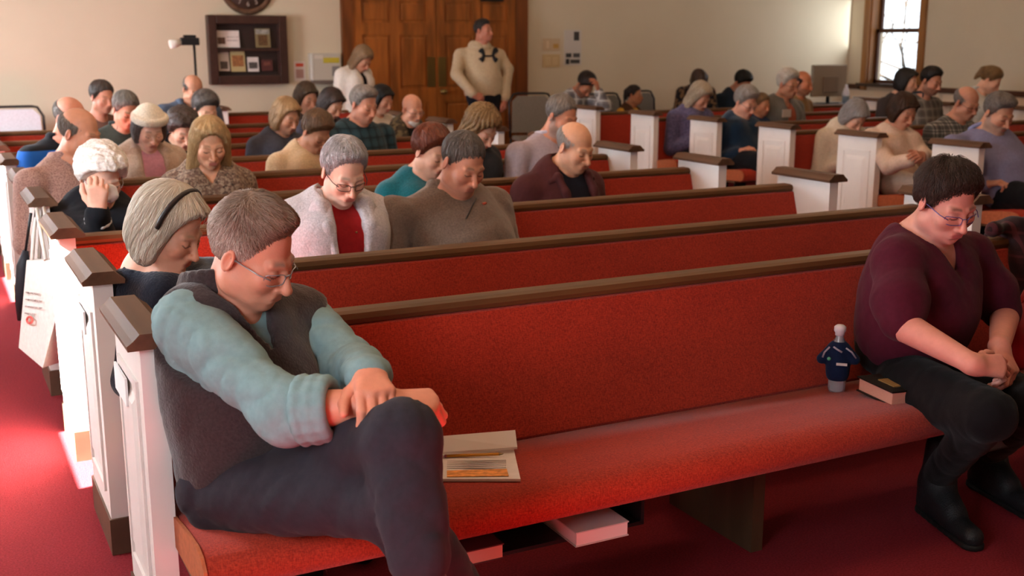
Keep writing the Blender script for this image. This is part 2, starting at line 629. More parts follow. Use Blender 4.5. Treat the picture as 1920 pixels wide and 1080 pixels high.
# ------------------------------------------------------------------ the human figure
class Head:
    """maps head-local points (x to the person's left, y forward, z up, metres at size 1) into the figure"""
    def __init__(s, c, R, sc):
        s.c, s.R, s.s = np.array(c, float), R, sc
    def p(s, x, y, z): return s.c + s.R @ (np.array([x, y, z]) * s.s)
    def ell(s, c, r, R=None):
        return ell(s.p(*c), np.array(r) * s.s, s.R if R is None else s.R @ R)
    def cap(s, a, b, ra, rb=None):
        return cap(s.p(*a), s.p(*b), ra * s.s, (ra if rb is None else rb) * s.s)
    def loc(s, X, Y, Z):
        px, py, pz = X - s.c[0], Y - s.c[1], Z - s.c[2]
        return [(px * s.R[0, i] + py * s.R[1, i] + pz * s.R[2, i]) / s.s for i in range(3)]
    def locv(s, v): return ((v - s.c) @ s.R) / s.s

def face_ops(H, o):
    fat, male, nose = o.get('fat', 0.0), o.get('male', True), o.get('nose', 1.0)
    u = lambda p, k: ('u', p, k * H.s)
    j = 0.004 if male else -0.002
    ops = [u(H.ell((0, -.016, .036), (.0745, .0935, .083)), 0),
           u(H.ell((0, .028, -.025), (.061 + fat * .4, .064, .082)), .02),
           u(H.ell((0, .040, -.076), (.043 + j + fat, .045 + fat * .4, .034)), .03),
           u(H.ell((0, .074, -.096), (.017 + j, .015, .014)), .022)]
    for sx in (-1, 1):
        ops += [u(H.ell((sx * .052, .0, -.062), (.018 + fat, .03, .03)), .03),
                u(H.ell((sx * .038, .064, -.024), (.024 + fat * .5, .022, .024)), .025),
                u(H.cap((sx * .012, .0835, .018), (sx * .043, .073, .02), .0095 if male else .007, .008), .014),
                ('s', H.ell((sx * .031, .103, .0), (.018, .018, .0125)), .012 * H.s),
                u(H.ell((sx * .0305, .0755, -.001), (.0155, .0135, .0125)), .004)]
    ops += [u(H.cap((0, .088, .008), (0, .108 + .004 * nose, -.034), .0065, .0105 * nose), .012),
            u(H.ell((0, .107 + .004 * nose, -.037), (.0115 * nose, .0115, .0095)), .008)]
    for sx in (-1, 1):
        ops += [u(H.ell((sx * .0125 * nose, .098, -.040), (.0085, .011, .0075)), .006),
                ('s', H.cap((sx * .018, .108, -.042), (sx * .033, .094, -.066), .003 if male else .002, .0025 if male else .0015), .012 * H.s)]
    ops += [u(H.ell((0, .086, -.064), (.027, .014, .018)), .016),
            u(H.cap((-.018, .0935, -.0605), (.018, .0935, -.0605), .0052), .006),
            u(H.cap((-.015, .0935, -.0715), (.015, .0935, -.0715), .0062), .006),
            ('s', H.cap((-.023, .101, -.0662), (.023, .101, -.0662), .0022), .004 * H.s),
            ('s', H.cap((-.012, .099, -.083), (.012, .099, -.083), .0035), .01 * H.s)]
    for sx in (-1, 1):
        Re = rot('z', -sx * 22) @ rot('x', -8)
        ops += [u(H.ell((sx * .079, -.012, -.006), (.0085, .0185, .031), Re), .006),
                ('s', H.ell((sx * .086, -.008, -.004), (.005, .010, .019), Re), .004 * H.s)]
    return ops

def face_colors(H, v, o):
    base = np.array(lin(o.get('skin', '#d9a68c')))
    q = H.locv(v)
    x, y, z = q[:, 0], q[:, 1], q[:, 2]
    col = np.repeat(base[None], len(v), 0)
    def blend(c, w):
        nonlocal col
        w = np.clip(w, 0, 1)[:, None]
        col = col * (1 - w) + np.array(c)[None] * w
    g = lambda cx, cy, cz, r: np.exp(-((np.abs(x) - cx) ** 2 + (y - cy) ** 2 + (z - cz) ** 2) / r ** 2)
    red = base * np.array([1.02, .72, .66])
    blend(red, .5 * g(.04, .075, -.028, .025) + .55 * g(0, .112, -.036, .018) + .5 * g(.082, -.01, 0, .03))
    lips = np.array(lin(o.get('lips', '#b5695f')))
    blend(lips, (.8 if not o.get('male', True) else .5) * np.clip(1.6 - (x / .021) ** 2 - ((z + .066) / .0105) ** 2, 0, 1) * (y > .078))
    brow = np.array(lin(o.get('brow', '#7a6450')))
    bz = .027 - .12 * np.clip(np.abs(x) - .03, 0, 1) - .1 * np.clip(.03 - np.abs(x), 0, 1)
    blend(brow, .7 * np.exp(-((z - bz) / .0042) ** 2) * np.clip((np.abs(x) - .010) / .006, 0, 1) * np.clip((.05 - np.abs(x)) / .012, 0, 1) * (y > .055))
    lz = -.0075 + .25 * (np.abs(x) - .031) ** 2 / .015
    blend((.03, .02, .018), .8 * (np.abs(z - lz) < .0022) * (np.abs(np.abs(x) - .031) < .0155) * (y > .07))
    blend(red * .8, .35 * (np.abs(z + .0663) < .0022) * (np.abs(x) < .024) * (y > .08))
    if o.get('stubble'):
        blend(np.array(lin(o['stubble'])), .55 * (z < -.045 + 2.2 * np.clip(.03 - y, 0, .02)) * (y > -.01) * (z > -.125) * (1 - np.clip(1.5 - (x / .02) ** 2 - ((z + .066) / .0085) ** 2, 0, 1)))
    return col

def hair_ops(H, st, o):
    """hair as a shell over the skull plus style volumes"""
    t = o.get('hair_t', .014)
    u = lambda p, k: ('u', p, k * H.s)
    ops = [u(H.ell((0, -.018, .038), (.0745 + t, .0935 + t, .083 + t)), 0)]
    hero_lumps = o.get('lumps')
    long_ = st in ('bob', 'long', 'page')
    zc = o.get('line', .074) + .006
    def trim(d, X, Y, Z):
        x, y, z = H.loc(X, Y, Z)
        # hairline height as a function of how far forward the point lies
        ys = [-.14, -.10, -.06, -.012, .02, .045, .075, .105, .15]
        zs = [-.085, -.078, -.062, -.022, -.002, .042, zc, zc + .006, zc + .004]
        if st in ('bob', 'long', 'page'):
            zs = [-.2, -.2, -.2, -.2, -.15, .03, zc, zc, zc]
        if st == 'ring':
            zs = [-.085, -.078, -.062, -.022, -.006, .03, .2, .2, .2]
        zl = np.interp(y, ys, zs) if y.size == d.size else np.interp(np.broadcast_to(y, d.shape), ys, zs)
        if st not in ('bob', 'long', 'page', 'curly'):
            d = d + (t * .85 + .017 * np.clip((y - .015) / .05, 0, 1) * (st in ('quiff', 'swept', 'puff', 'crop'))) * H.s * np.clip(1 - (z - zl) / .045, 0, 1)
        d = smax(d, (zl - z) * H.s * .9, .008 * H.s)
        if st == 'ring':
            d = d + (t * .9) * H.s * np.clip(1 - ((.062 - .25 * np.clip(y + .03, -.1, .1)) - z) / .03, 0, 1)
            d = smax(d, (z - (.062 - .25 * np.clip(y + .03, -.1, .1))) * H.s * .9, .012 * H.s)
        return d
    if st == 'quiff':
        ops += [u(H.ell((.0, -.012, .100), (.062, .068, .038)), .03), u(H.ell((-.010, .028, .096), (.054, .032, .022)), .025)]
        ops.append(('m', lambda d, X, Y, Z: d - .0030 * H.s * waves(X, Y, Z, 70 / H.s, 8, 3)))
    if st == 'crop':
        ops += [u(H.ell((0, .0, .082), (.066, .083, .052)), .03)]
        if hero_lumps:
            ops.append(('m', lambda d, X, Y, Z: d - .0045 * H.s * waves(X, Y, Z, 95 / H.s, 5, 4)))
    if st == 'puff':
        ops += [u(H.ell((0, -.01, .075), (.085, .095, .075)), .03), u(H.ell((0, .055, .085), (.06, .04, .035)), .03)]
    if st == 'swept':
        ops += [u(H.ell((0.01, .03, .095), (.066, .07, .04)), .03)]
    if st == 'curly':
        ops += [u(H.ell((0, -.02, .04), (.108, .115, .105)), .03), u(H.ell((0, .045, .085), (.085, .05, .045)), .03)]
    if st == 'bob':
        for sx in (-1, 1):
            ops += [u(H.ell((sx * .072, -.008, -.035), (.03, .06, .08)), .03)]
        ops += [u(H.ell((0, -.07, -.03), (.08, .05, .085)), .04), u(H.ell((o.get('part', .0), .06, .075), (.062, .034, .03)), .03)]
    if st == 'page':
        for sx in (-1, 1):
            ops += [u(H.ell((sx * .072, -.0, -.02), (.028, .055, .075)), .03)]
        ops += [u(H.ell((0, -.065, -.02), (.08, .055, .085)), .04), u(H.ell((0, .062, .062), (.065, .033, .034)), .03)]
    if st == 'long':
        for sx in (-1, 1):
            ops += [u(H.cap((sx * .066, -.0, .03), (sx * .082, .0, -.16), .034, .03), .03)]
        ops += [u(H.ell((0, -.06, -.07), (.09, .05, .14)), .04), u(H.ell((.02, .03, .095), (.06, .045, .03)), .03)]
    if st == 'pony':
        ops += [u(H.ell((0, -.11, .04), (.03, .03, .03)), .02), u(H.cap((0, -.12, .03), (0.02, -.125, -.14), .032, .016), .02)]
    ops.append(('m', trim))
    if long_:
        # keep the face itself clear
        ops.append(('s', H.ell((0, .108, -.02), (.078, .090, .110)) if st != 'page' else H.ell((0, .108, -.036), (.074, .088, .098)), .014 * H.s))
    if st == 'curly':
        ops.append(('s', H.ell((0, .11, -.05), (.066, .07, .105)), .014 * H.s))
        ops.append(('m', lambda d, X, Y, Z: d - .006 * H.s * waves(X, Y, Z, 140 / H.s, 3, 5) - .004 * H.s * waves(X, Y, Z, 300 / H.s, 6, 4)))
    else:
        amp = o.get('messy', .0011)
        def streak(d, X, Y, Z):
            x, y, z = H.loc(X, Y, Z)
            if st in ('quiff', 'swept', 'crop', 'puff'):
                ph = 210 * z + 60 * y + 2.0 * np.sin(34 * x + 1) + 90 * x
            else:
                ph = 24 * np.arctan2(x, y + .03) + 2 * np.sin(30 * z)
            return d - amp * H.s * (np.sin(ph + 1.5 * np.sin(40 * z)) + .8 * np.sin(2.3 * ph + 1 + 45 * y) + .9 * waves(X, Y, Z, 60, 4))
        ops.append(('m', streak))
    return ops

def strand_vec(H, v, st):
    q = H.locv(v)
    x, y, z = q[:, 0], q[:, 1], q[:, 2]
    if st in ('quiff', 'swept', 'crop', 'puff', 'ring'):
        c = z + .3 * y + .45 * x
        return np.stack([c * 22, (x - .5 * z) * 3.0, y * 2.0], 1)
    a = np.arctan2(x, y + .03)
    return np.stack([np.cos(a) * 1.6, np.sin(a) * 1.6, z * 1.6], 1)

def hand_ops(wr, d, n, side, sc=1.0, curl=(.5, .6, .4), thumb=.5, spread=.06):
    """wr wrist, d direction of the hand, n back-of-hand normal, side +1 thumb towards d x n"""
    d = np.array(d, float); d /= np.linalg.norm(d)
    n = np.array(n, float); n -= d * (n @ d); n /= np.linalg.norm(n)
    x = np.cross(d, n) * side          # towards the thumb
    P = lambda a, b, c: np.array(wr) + sc * (x * a + d * b + n * c)
    ops = [('u', cap(P(0, -.010, 0), P(0, .008, 0), .0265 * sc, .026 * sc), 0)]
    ks = [(.030, .092), (.010, .097), (-.010, .092), (-.028, .082)]
    ln = [(.042, .026, .021), (.046, .029, .022), (.042, .027, .021), (.033, .020, .019)]
    for i, (kx, ky) in enumerate(ks):
        ops.append(('u', cap(P(kx * .55, .012, 0), P(kx, ky, .002), .0165 * sc, .0125 * sc), .016 * sc))
    for i, (kx, ky) in enumerate(ks):
        a = P(kx, ky, .002); ang = 0.12
        r = .0102 - .0007 * (i == 3)
        for s_, (L, cu) in enumerate(zip(ln[i], curl)):
            ang += cu * (1 + .07 * i)
            dr = (d * math.cos(ang) - n * math.sin(ang)) + x * (spread * (1.5 - i)) * (s_ == 0)
            dr /= np.linalg.norm(dr)
            b = a + dr * L * sc
            ops.append(('u', cap(a, b, (r - .0007 * s_) * sc, (r - .0007 * (s_ + 1)) * sc), .004 * sc))
            a = b
    a = P(.022, .025, -.004)
    ang = 0.75
    for L, r, t_ in ((.038, .0145, 0), (.030, .0118, -thumb * .6), (.025, .0105, -thumb * .7)):
        ang += t_
        dr = x * math.sin(ang) + d * math.cos(ang) - n * .35
        dr /= np.linalg.norm(dr)
        b = a + dr * L * sc
        ops.append(('u', cap(a, b, r * sc, (r - .0012) * sc), .008 * sc))
        a = b
    return ops

def ring_prims(c, ax, ay, rx, ry, r, n=14, a0=0.0, a1=2 * math.pi):
    pts = [c + ax * rx * math.sin(a0 + (a1 - a0) * i / n) + ay * ry * math.cos(a0 + (a1 - a0) * i / n) for i in range(n + 1)]
    return [('u', cap(pts[i], pts[i + 1], r), .004) for i in range(n)]

def person(label, px, Y, s=1.1, yaw=0.0, hyaw=0.0, pitch=25.0, roll=0.0, lean=.07, o=None, **k):
    """A seated (or standing) figure placed by where its head is. Everything is modelled in the figure's own frame."""
    o = dict(o or {}); o.update(k)
    hero = o.get('hero', 0)
    Hw = at(px[0], px[1], Y) if len(px) == 2 else np.array(px, float)
    yr = math.radians(yaw)
    Rw = rot('z', math.degrees(yr) + 180.0)      # local (x,y) rotated: y -> (sin,-cos), x -> (-cos,-sin)
    fwd = np.array([math.sin(yr), -math.cos(yr), 0.0])
    root = empty('person', (Hw[0] - fwd[0] * lean + o.get('bx', 0.0), Hw[1] - fwd[1] * lean, o.get('floor', 0.0)), math.radians(math.degrees(yr) + 180.0))
    tag(root, label, 'person', o.get('group'))
    L0 = np.array(root.location)
    loc = lambda p: Rw.T @ (np.array(p, float) - L0)         # world -> figure frame
    b = o.get('b', s * .93)                                      # body size
    s = s * o.get('hs', .89)                                     # head size
    Hc = loc(Hw)
    # head frame; note in this frame +x is the person's right
    R = rot('z', hyaw) @ rot('y', roll) @ rot('x', -pitch)
    H = Head(Hc, R, s)
    stand = o.get('stand', False)
    J = H.p(0, -.028, -.055)
    N = H.p(0, -.05, -.10) + V(0, -.035, -.055) * b if 'N' not in o else loc(o['N'])
    N = V(N[0] * o.get('nx', .6), N[1], N[2])
    hz = o.get('hz', .53 if not stand else .95)
    hip = V(0, o.get('hipy', 0.0), hz) if 'hip' not in o else loc(o['hip'])
    sw = o.get('sw', .185 if o.get('male', True) else .165) * b
    Sc = N + V(0, -.005, o.get('shz', -.078)) * b
    shR, shL = Sc + V(sw, 0, -.01), Sc + V(-sw, 0, -.01)
    if 'shR' in o: shR = loc(o['shR'])
    if 'shL' in o: shL = loc(o['shL'])
    ax = (shR - shL) / np.linalg.norm(shR - shL)
    sp = (N - hip); Ls = np.linalg.norm(sp); sp = sp / Ls
    fy = np.cross(sp, ax); fy /= np.linalg.norm(fy)
    if fy[1] < 0: fy = -fy
    axx = np.cross(fy, sp)
    RT_ = np.stack([axx, fy, sp], 1)
    bulge = o.get('bulge', .0)
    T = lambda t, f=0.0: hip + sp * Ls * t + fy * (f + bulge * math.sin(math.pi * min(1, t)) * -1)
    belly, chest = o.get('belly', .01), o.get('bust', 0.0)
    w_ = o.get('wide', 1.0) * b
    # arms
    def default_arm(sh, sx):
        if stand:
            el = sh + V(sx * .05, -.02, -.29) * b
            return el, el + V(sx * .0, .06, -.25) * b
        el = sh + V(sx * .055, .02, -.27) * b
        wr = V(sx * .07, hip[1] + .27, hip[2] + .13)
        dd = wr - el
        return el, el + dd / np.linalg.norm(dd) * .24 * b
    arms = {}
    for nm, sh, sx in (('R', shR, 1), ('L', shL, -1)):
        el, wr = default_arm(sh, sx)
        if 'el' + nm in o: el = loc(o['el' + nm])
        if 'wr' + nm in o: wr = loc(o['wr' + nm])
        arms[nm] = (sh, el, wr, sx)
    def torso(off, k=.06, limbs=True, slv=1.0, low=True, sl_r=1.0):
        ops = []
        if low:
            ops.append(('u', ell(T(.06), V(.168 * w_ + off, .128 * w_ + off, .13 * b + off), RT_), 0))
        ops += [('u', ell(T(.34, belly * .5), V(.155 * w_ + belly * .5 + off, .112 * w_ + belly + off, .17 * b + off), RT_), k),
                ('u', ell(T(.62), V(.168 * w_ + off, .112 * w_ + off, .18 * b + off), RT_), k),
                ('u', cap(shR - ax * .02, shL + ax * .02, .052 * b + off), k * .8),
                ('u', cap(N - sp * .015, shR - ax * .03, .040 * b + off, .046 * b + off), k * .6),
                ('u', cap(N - sp * .015, shL + ax * .03, .040 * b + off, .046 * b + off), k * .6)]
        if chest > 0:
            for sx in (-1, 1):
                ops.append(('u', ell(T(.62, .085 * b) + ax * sx * .075 * b, V(.07, .06, .07) * b * (1 + chest) + off), .05))
        if limbs:
            for nm, (sh, el, wr, sx) in arms.items():
                f = slv[nm] if isinstance(slv, dict) else slv
                ra = o.get('arm', 1.0) * b * sl_r
                if f <= 1:
                    e2 = sh + (el - sh) * f
                    ops.append(('u', cap(sh, e2, .060 * ra + off, .050 * ra + off), .035))
                else:
                    ops.append(('u', cap(sh, el, .060 * ra + off, .050 * ra + off), .035))
                    ops.append(('u', cap(el, el + (wr - el) * (f - 1), .049 * ra + off, (.049 - .012 * (f - 1)) * ra + off), .03))
        return ops
    h_s = {0: .0068, 1: .0048, 2: .0036}[hero]
    h_c = {0: .014, 1: .010, 2: .0075}[hero]
    # ---- skin
    neck = o.get('neck', .050 if o.get('male', True) else .045) * s
    ops = face_ops(H, o)
    ops += [('u', cap(J, N + V(0, -.0, -.03), neck, neck * 1.12), .03),
            ('u', cap(H.p(0, .03, -.085), N + fy * .05 * b - sp * .03, neck * .6, neck * .7), .03),
            ] + [(a_, p_, max(k_, .03)) for a_, p_, k_ in torso(-.005, limbs=False, low=False)[1:]]
    zcut = (Sc - sp * o.get('chestcut', .16))
    ops.append(('m', lambda d, X, Y, Z: np.maximum(d, -((X - zcut[0]) * sp[0] + (Y - zcut[1]) * sp[1] + (Z - zcut[2]) * sp[2]))))
    parts = [sdf(ops, h_s)]
    hands = o.get('hands', {})
    for nm, (sh, el, wr, sx) in arms.items():
        hd = hands.get(nm, {})
        if hd is None:
            continue
        dd = hd.get('d'); nn = hd.get('n')
        d_ = (wr - el) / np.linalg.norm(wr - el) if dd is None else Rw.T @ np.array(dd, float)
        n_ = V(0, .3, 1) if nn is None else Rw.T @ np.array(nn, float)
        hs = hd.get('sc', s * .95)
        hops = [('u', cap(el + (wr - el) * hd.get('from', .35), wr, .041 * b * hd.get('fat', 1.0), .029 * b), 0)]
        hops += [(a, p, (kk if kk else .02)) for a, p, kk in hand_ops(wr, d_, n_, -sx * hd.get('flip', 1), hs, hd.get('curl', (.5, .7, .5)), hd.get('thumb', .5), hd.get('spread', .05))]
        parts.append(sdf(hops, hd.get('h', .0065 if not hero else .0036)))
    # inner core of trunk and limbs under the clothes
    core = torso(-.03, slv=1.7)
    legs = []
    for nm, sx in (('R', 1), ('L', -1)):
        hj = hip + V(sx * .085 * b, 0.02, -.0)
        if stand:
            kn = hj + V(sx * .02, .01, -.44 * b); an = kn + V(0, -.02, -.40 * b); an[2] = .085
        else:
            kn = hip + V(sx * .11 * b, .43 * b, .0); kn[2] = .50
            an = kn + V(0, -.03, 0); an[2] = .085
        if 'hip' + nm in o: hj = loc(o['hip' + nm])
        if 'kn' + nm in o: kn = loc(o['kn' + nm])
        if 'an' + nm in o: an = loc(o['an' + nm])
        legs.append((nm, hj, kn, an))
    for nm, hj, kn, an in legs:
        core += [('u', cap(hj, kn, .06 * b, .04 * b), .03), ('u', cap(kn, an, .04 * b, .028 * b), .02)]
    parts.append(sdf(core, .03))
    n0 = [len(p[0]) for p in parts]
    v, q = join(parts)
    col = face_colors(H, v, o)
    hc = np.array(lin(o.get('skin', '#d9a68c'))) * np.array([1.0, .9, .88])
    col[n0[0]:] = hc
    body = npmesh('body', v, q, SKIN, root, col=col)
    # ---- hair
    st = o.get('hair', 'short')
    if st != 'none':
        hm = hair_material(o['hairc'][0] + '_' + o['hairc'][1], o['hairc'][0], o['hairc'][1], st == 'curly')
        hv, hq = sdf(hair_ops(H, st, o) + o.get('hair_extra', lambda H: [])(H), h_s * (1.0 if hero else 1.05))
        sv = strand_vec(H, hv, st)
        if st != 'curly':
            V2, Q2, A2 = grow_strands(H, hv, hq, st, o.get('strands', (500, 1500, 4500)[hero]), o.get('slen', .05), o.get('srad', (.0016, .0011, .0009)[hero]), 1, o.get('sweep', (0, 0, 0)), o.get('lift', .0025), o.get('jitter', .12))
            hq = np.concatenate([hq, Q2 + len(hv)]); hv = np.concatenate([hv, V2]); sv = np.concatenate([sv, A2])
        tint = np.ones((len(hv), 3))
        if 'side' in o:
            ql = H.locv(hv)
            wq = np.clip((.075 - ql[:, 2] + .35 * (-ql[:, 1] - .02)) / .04, 0, 1)[:, None]
            tint = 1 + wq * (np.array(o['side']) - 1)
        npmesh('hair', hv, hq, hm, root, vec=sv, col=tint)
    if o.get('beard'):
        bo = [('u', H.ell((0, .05, -.088), (.05, .05, .035)), 0), ('u', H.ell((0, .08, -.095), (.028, .026, .03)), .02 * s)]
        bo.append(('u', H.cap((-.02, .098, -.054), (.02, .098, -.054), .006), .008))
        bo.append(('s', H.ell((0, .1, -.067), (.02, .02, .006)), .006))
        bo.append(('m', lambda d, X, Y, Z: d - .0016 * waves(X, Y, Z, 260, 2)))
        bv, bq = sdf(bo, h_s)
        npmesh('beard', bv, bq, hair_material('beard' + o['beard'], o['beard'], o['beard'], True), root, col=np.ones((len(bv), 3)))
    # ---- clothes
    def fold_op(amp, f, seed):
        def fn(d, X, Y, Z):
            m_ = np.abs(d) < .05
            r = np.clip(1 - np.abs(waves(X, Y, Z * .6, f * 1.5, seed + 7, 2)) * 1.4, 0, 1) ** 2
            r2 = np.clip(1 - np.abs(waves(X, Y, Z * .8, f * 3.0, seed + 3, 2)) * 1.8, 0, 1) ** 2
            return np.where(m_, d + amp * (.8 * waves(X, Y, Z, f, seed) + .8 * r + .55 * r2), d)
        return ('m', fn)
    nb = N + sp * .02
    def cuts(neckr=.06, v_=None, vw=.05):
        c = [('s', cap(N + sp * .012 + fy * .008, H.p(0, .0, -.03), neckr * s, neckr * s * 1.2), .012)]
        if v_:
            c.append(('s', cap(N + fy * .07 * b + sp * .02, N + fy * (.13 * b) - sp * v_, vw * b, .008 * b), .012))
            c.append(('s', cap(N + fy * .14 * b + sp * .02, N + fy * (.2 * b) - sp * v_, vw * b, .008 * b), .012))
        return c
    for g in o.get('wear', [{'kind': 'round', 'mat': mat('plain_cloth', '#555560', .85)}]):
        kd, m, off = g['kind'], g['mat'], g.get('off', .012)
        ops = torso(off, limbs=g.get('limbs', True), slv=g.get('slv', 1.93), low=g.get('low', True), sl_r=g.get('slr', 1.0))
        ops += [f(H, dict(N=N, sp=sp, fy=fy, ax=ax, T=T, b=b, arms=arms, Sc=Sc, loc=loc)) for f in g.get('extra', [])]
        ops.append(fold_op(g.get('fold', .0035), g.get('ff', 26), g.get('seed', 1)))
        if kd in ('round', 'v', 'open', 'vest'):
            ops += cuts(g.get('neckr', .058), g.get('v') if kd in ('v', 'vest') else None, g.get('vw', .05))
        if kd == 'open':
            gp = g.get('gap', .06)
            ops.append(('s', ell(T(.45, .17 * w_), V(gp * b, .15, .42 * b), RT_), .015))
        if kd == 'high':
            ops += ring_prims(N + sp * .035 + fy * .012, ax, fy, .062 * s, .062 * s, .016 * s)
            ops += [('s', cap(N + sp * .01 + fy * .008, H.p(0, .0, -.03), .052 * s, .052 * s), .008)]
        if g.get('cut'):
            ops += g['cut'](H, dict(N=N, sp=sp, fy=fy, ax=ax, T=T, b=b, arms=arms, Sc=Sc, loc=loc))
        v, q = sdf(ops, g.get('h', h_c))
        npmesh(g.get('name', 'shirt'), relax(v, q, 1, .4), q, m, root)
        if g.get('collar'):
            co = ring_prims(N + sp * .03 + fy * .012, ax, fy, .068 * s, .066 * s, .012 * s, 14, .35, 2 * math.pi - .35)
            for sx in (-1, 1):
                a = N + sp * .028 + fy * .075 * s + ax * sx * .03 * s
                co.append(('u', cap(a, a - sp * .05 * s + ax * sx * .02 * s + fy * .008, .013 * s, .006 * s), .01))
            v, q = sdf(co, h_s * 1.3)
            npmesh('collar', v, q, g['collar'], root)
    # ---- trousers and shoes
    pm = o.get('pants', mat('dark_trousers', '#23242b', .85, bump=.2))
    po = [('u', ell(hip + V(0, -.0, -.01), V(.172 * w_, .132 * w_, .13 * b)), 0)]
    for nm, hj, kn, an in legs:
        pr = o.get('prad', (.092, .068, .064, .052))
        po += [('u', cap(hj, kn, pr[0] * b, pr[1] * b), .04), ('u', cap(kn, an + (kn - an) * .05, pr[2] * b, pr[3] * b), .025)]
    po += o.get('pcut', lambda e: [])(dict(loc=loc))
    po.append(fold_op(o.get('pfold', .004), 24, 5))
    v, q = sdf(po, o.get('ph', .022 if hero == 0 else .011))
    npmesh('trousers', v, q, pm, root)
    sm = o.get('shoes', mat('dark_shoes', '#1c1816', .5))
    for nm, hj, kn, an in legs:
        if o.get('no_shoe'):
            break
        f = an + V(0, .10, -.045) * b
        f[2] = .035
        so = [('u', cap(V(an[0], an[1] - .02, .045), f, .042 * b, .034 * b), 0), ('u', cap(an, V(an[0], an[1], .05), .045 * b, .04 * b), .03),
              ('m', lambda d, X, Y, Z: np.maximum(d, .003 - Z))]
        v, q = sdf(so, .012)
        npmesh('shoe', v, q, sm, root)
    # ---- glasses
    if o.get('glasses'):
        gl = B()
        for sx in (-1, 1):
            gl.tube([H.p(sx * (.034 + .0235 * abs(math.cos(a)) ** .55 * np.sign(math.cos(a))), .103 - .28 * (.034 + .0235 * math.cos(a)) ** 2 / .034, -.009 + .0150 * abs(math.sin(a)) ** .55 * np.sign(math.sin(a))) for a in np.linspace(0, 2 * math.pi, 26)[:-1]], .0014 * s, 5, closed=True)
            gl.tube([H.p(sx * .057, .092, -.003), H.p(sx * .072, .065, .0), H.p(sx * .082, -.005, .004)], .0017 * s, 5)
        gl.tube([H.p(-.011, .1, -.002), H.p(0, .103, .002), H.p(.011, .1, -.002)], .0016 * s, 5)
        gl.build('glasses', o['glasses'], root)
    return dict(root=root, H=H, N=N, sp=sp, fy=fy, ax=ax, T=T, b=b, arms=arms, loc=loc, Rw=Rw, legs=legs, hip=hip, s=s, L0=L0)
# ------------------------------------------------------------------ the room
M_WALL = mat('wall_paint', '#c5b69e', .9, var=.03, vscale=1.5, bump=.05, bscale=150)
M_CARPET = mat('red_carpet', '#86282f', .95, var=.22, vscale=160, bump=.8, bscale=420, spec=.1)
M_WHITE = mat('white_paint', '#e6ddd6', .42, var=.02, vscale=8)
M_DARKWOOD = mat('dark_oak', '#5a4030', .6, spec=.2, var=.25, vscale=14, stretch=(1, .12, 1), bump=.1, bscale=60)
M_RAIL = mat('rail_oak', '#5c3d22', .55, spec=.25, var=.25, vscale=16, stretch=(.1, 1, 1), bump=.1, bscale=60)
M_DOOR = mat('door_oak', '#8a4d1c', .4, var=.35, vscale=12, stretch=(1, 1, .12), bump=.12, bscale=40)
M_DOORDK = mat('door_oak_dark', '#6a3814', .42, var=.3, vscale=12, stretch=(1, 1, .12))
M_CASING = mat('window_oak', '#8a5a2c', .42, var=.25, vscale=12, stretch=(1, 1, .12))
M_BLACK = mat('black_metal', '#17171a', .4)
M_BRASS = mat('brass', '#8f7a48', .35, metal=.9)
M_STEEL = mat('steel', '#b8b8ba', .3, metal=.9)

def struct(name, b, m, parent=None):
    o = b.build(name, m, parent)
    if parent is None:
        o['kind'] = 'structure'
    return o

struct('floor', B().box(WALL_L - .3, WALL_R + .3, WALL_F - .2, WALL_B + .3, -.1, 0), M_CARPET)
struct('ceiling', B().box(WALL_L - .3, WALL_R + .3, WALL_F - .2, WALL_B + .3, CEIL, CEIL + .1), mat('ceiling_paint', '#d8cfc0', .9))
struct('wall_back', B().box(WALL_L - .3, WALL_R + .3, WALL_B, WALL_B + .2, 0, CEIL), M_WALL)
struct('wall_front', B().box(WALL_L - .3, WALL_R + .3, WALL_F - .2, WALL_F, 0, CEIL), M_WALL)
# left wall with window openings
lw = B()
ys = [WALL_F] + [v for p in LEFT_WIN for v in p] + [WALL_B]
for i in range(0, len(ys), 2):
    lw.box(WALL_L - .16, WALL_L, ys[i], ys[i + 1], 0, CEIL)
for y0, y1 in LEFT_WIN:
    lw.box(WALL_L - .16, WALL_L, y0, y1, 0, SILL)
    lw.box(WALL_L - .16, WALL_L, y0, y1, HEAD, CEIL)
struct('wall_left', lw, M_WALL)
for i, (y0, y1) in enumerate(LEFT_WIN):
    f = B()
    for a, b_ in ((y0 - .1, y0), (y1, y1 + .1)):
        f.box(WALL_L, WALL_L + .03, a, b_, SILL - .1, HEAD + .1)
    f.box(WALL_L, WALL_L + .05, y0 - .12, y1 + .12, SILL - .06, SILL)
    f.box(WALL_L, WALL_L + .03, y0 - .1, y1 + .1, HEAD, HEAD + .1)
    struct('trim_%d' % (i + 1), f, M_CASING)
# right wall with the window seen in the photograph
WY0, WY1, WZ0, WZ1 = 11.66, 12.60, .95, 3.0
rw = B()
rw.box(WALL_R, WALL_R + .26, WALL_F, WY0, 0, CEIL).box(WALL_R, WALL_R + .26, WY1, WALL_B, 0, CEIL)
rw.box(WALL_R, WALL_R + .26, WY0, WY1, 0, WZ0).box(WALL_R, WALL_R + .26, WY0, WY1, WZ1, CEIL)
struct('wall_right', rw, M_WALL)
win = empty('window_1', (WALL_R, (WY0 + WY1) / 2, WZ0)); win['kind'] = 'structure'
def lo(b, name, m):
    o = b.build(name, m); o.location = -np.array(win.location); o.parent = win; return o
M_SASH = mat('sash_brown', '#4c2c1a', .45)
c = B()
for a, b_ in ((WY0 - .11, WY0), (WY1, WY1 + .11)):
    c.box(WALL_R - .035, WALL_R, a, b_, WZ0 - .1, WZ1 + .11)
c.box(WALL_R - .035, WALL_R, WY0 - .11, WY1 + .11, WZ1, WZ1 + .11)
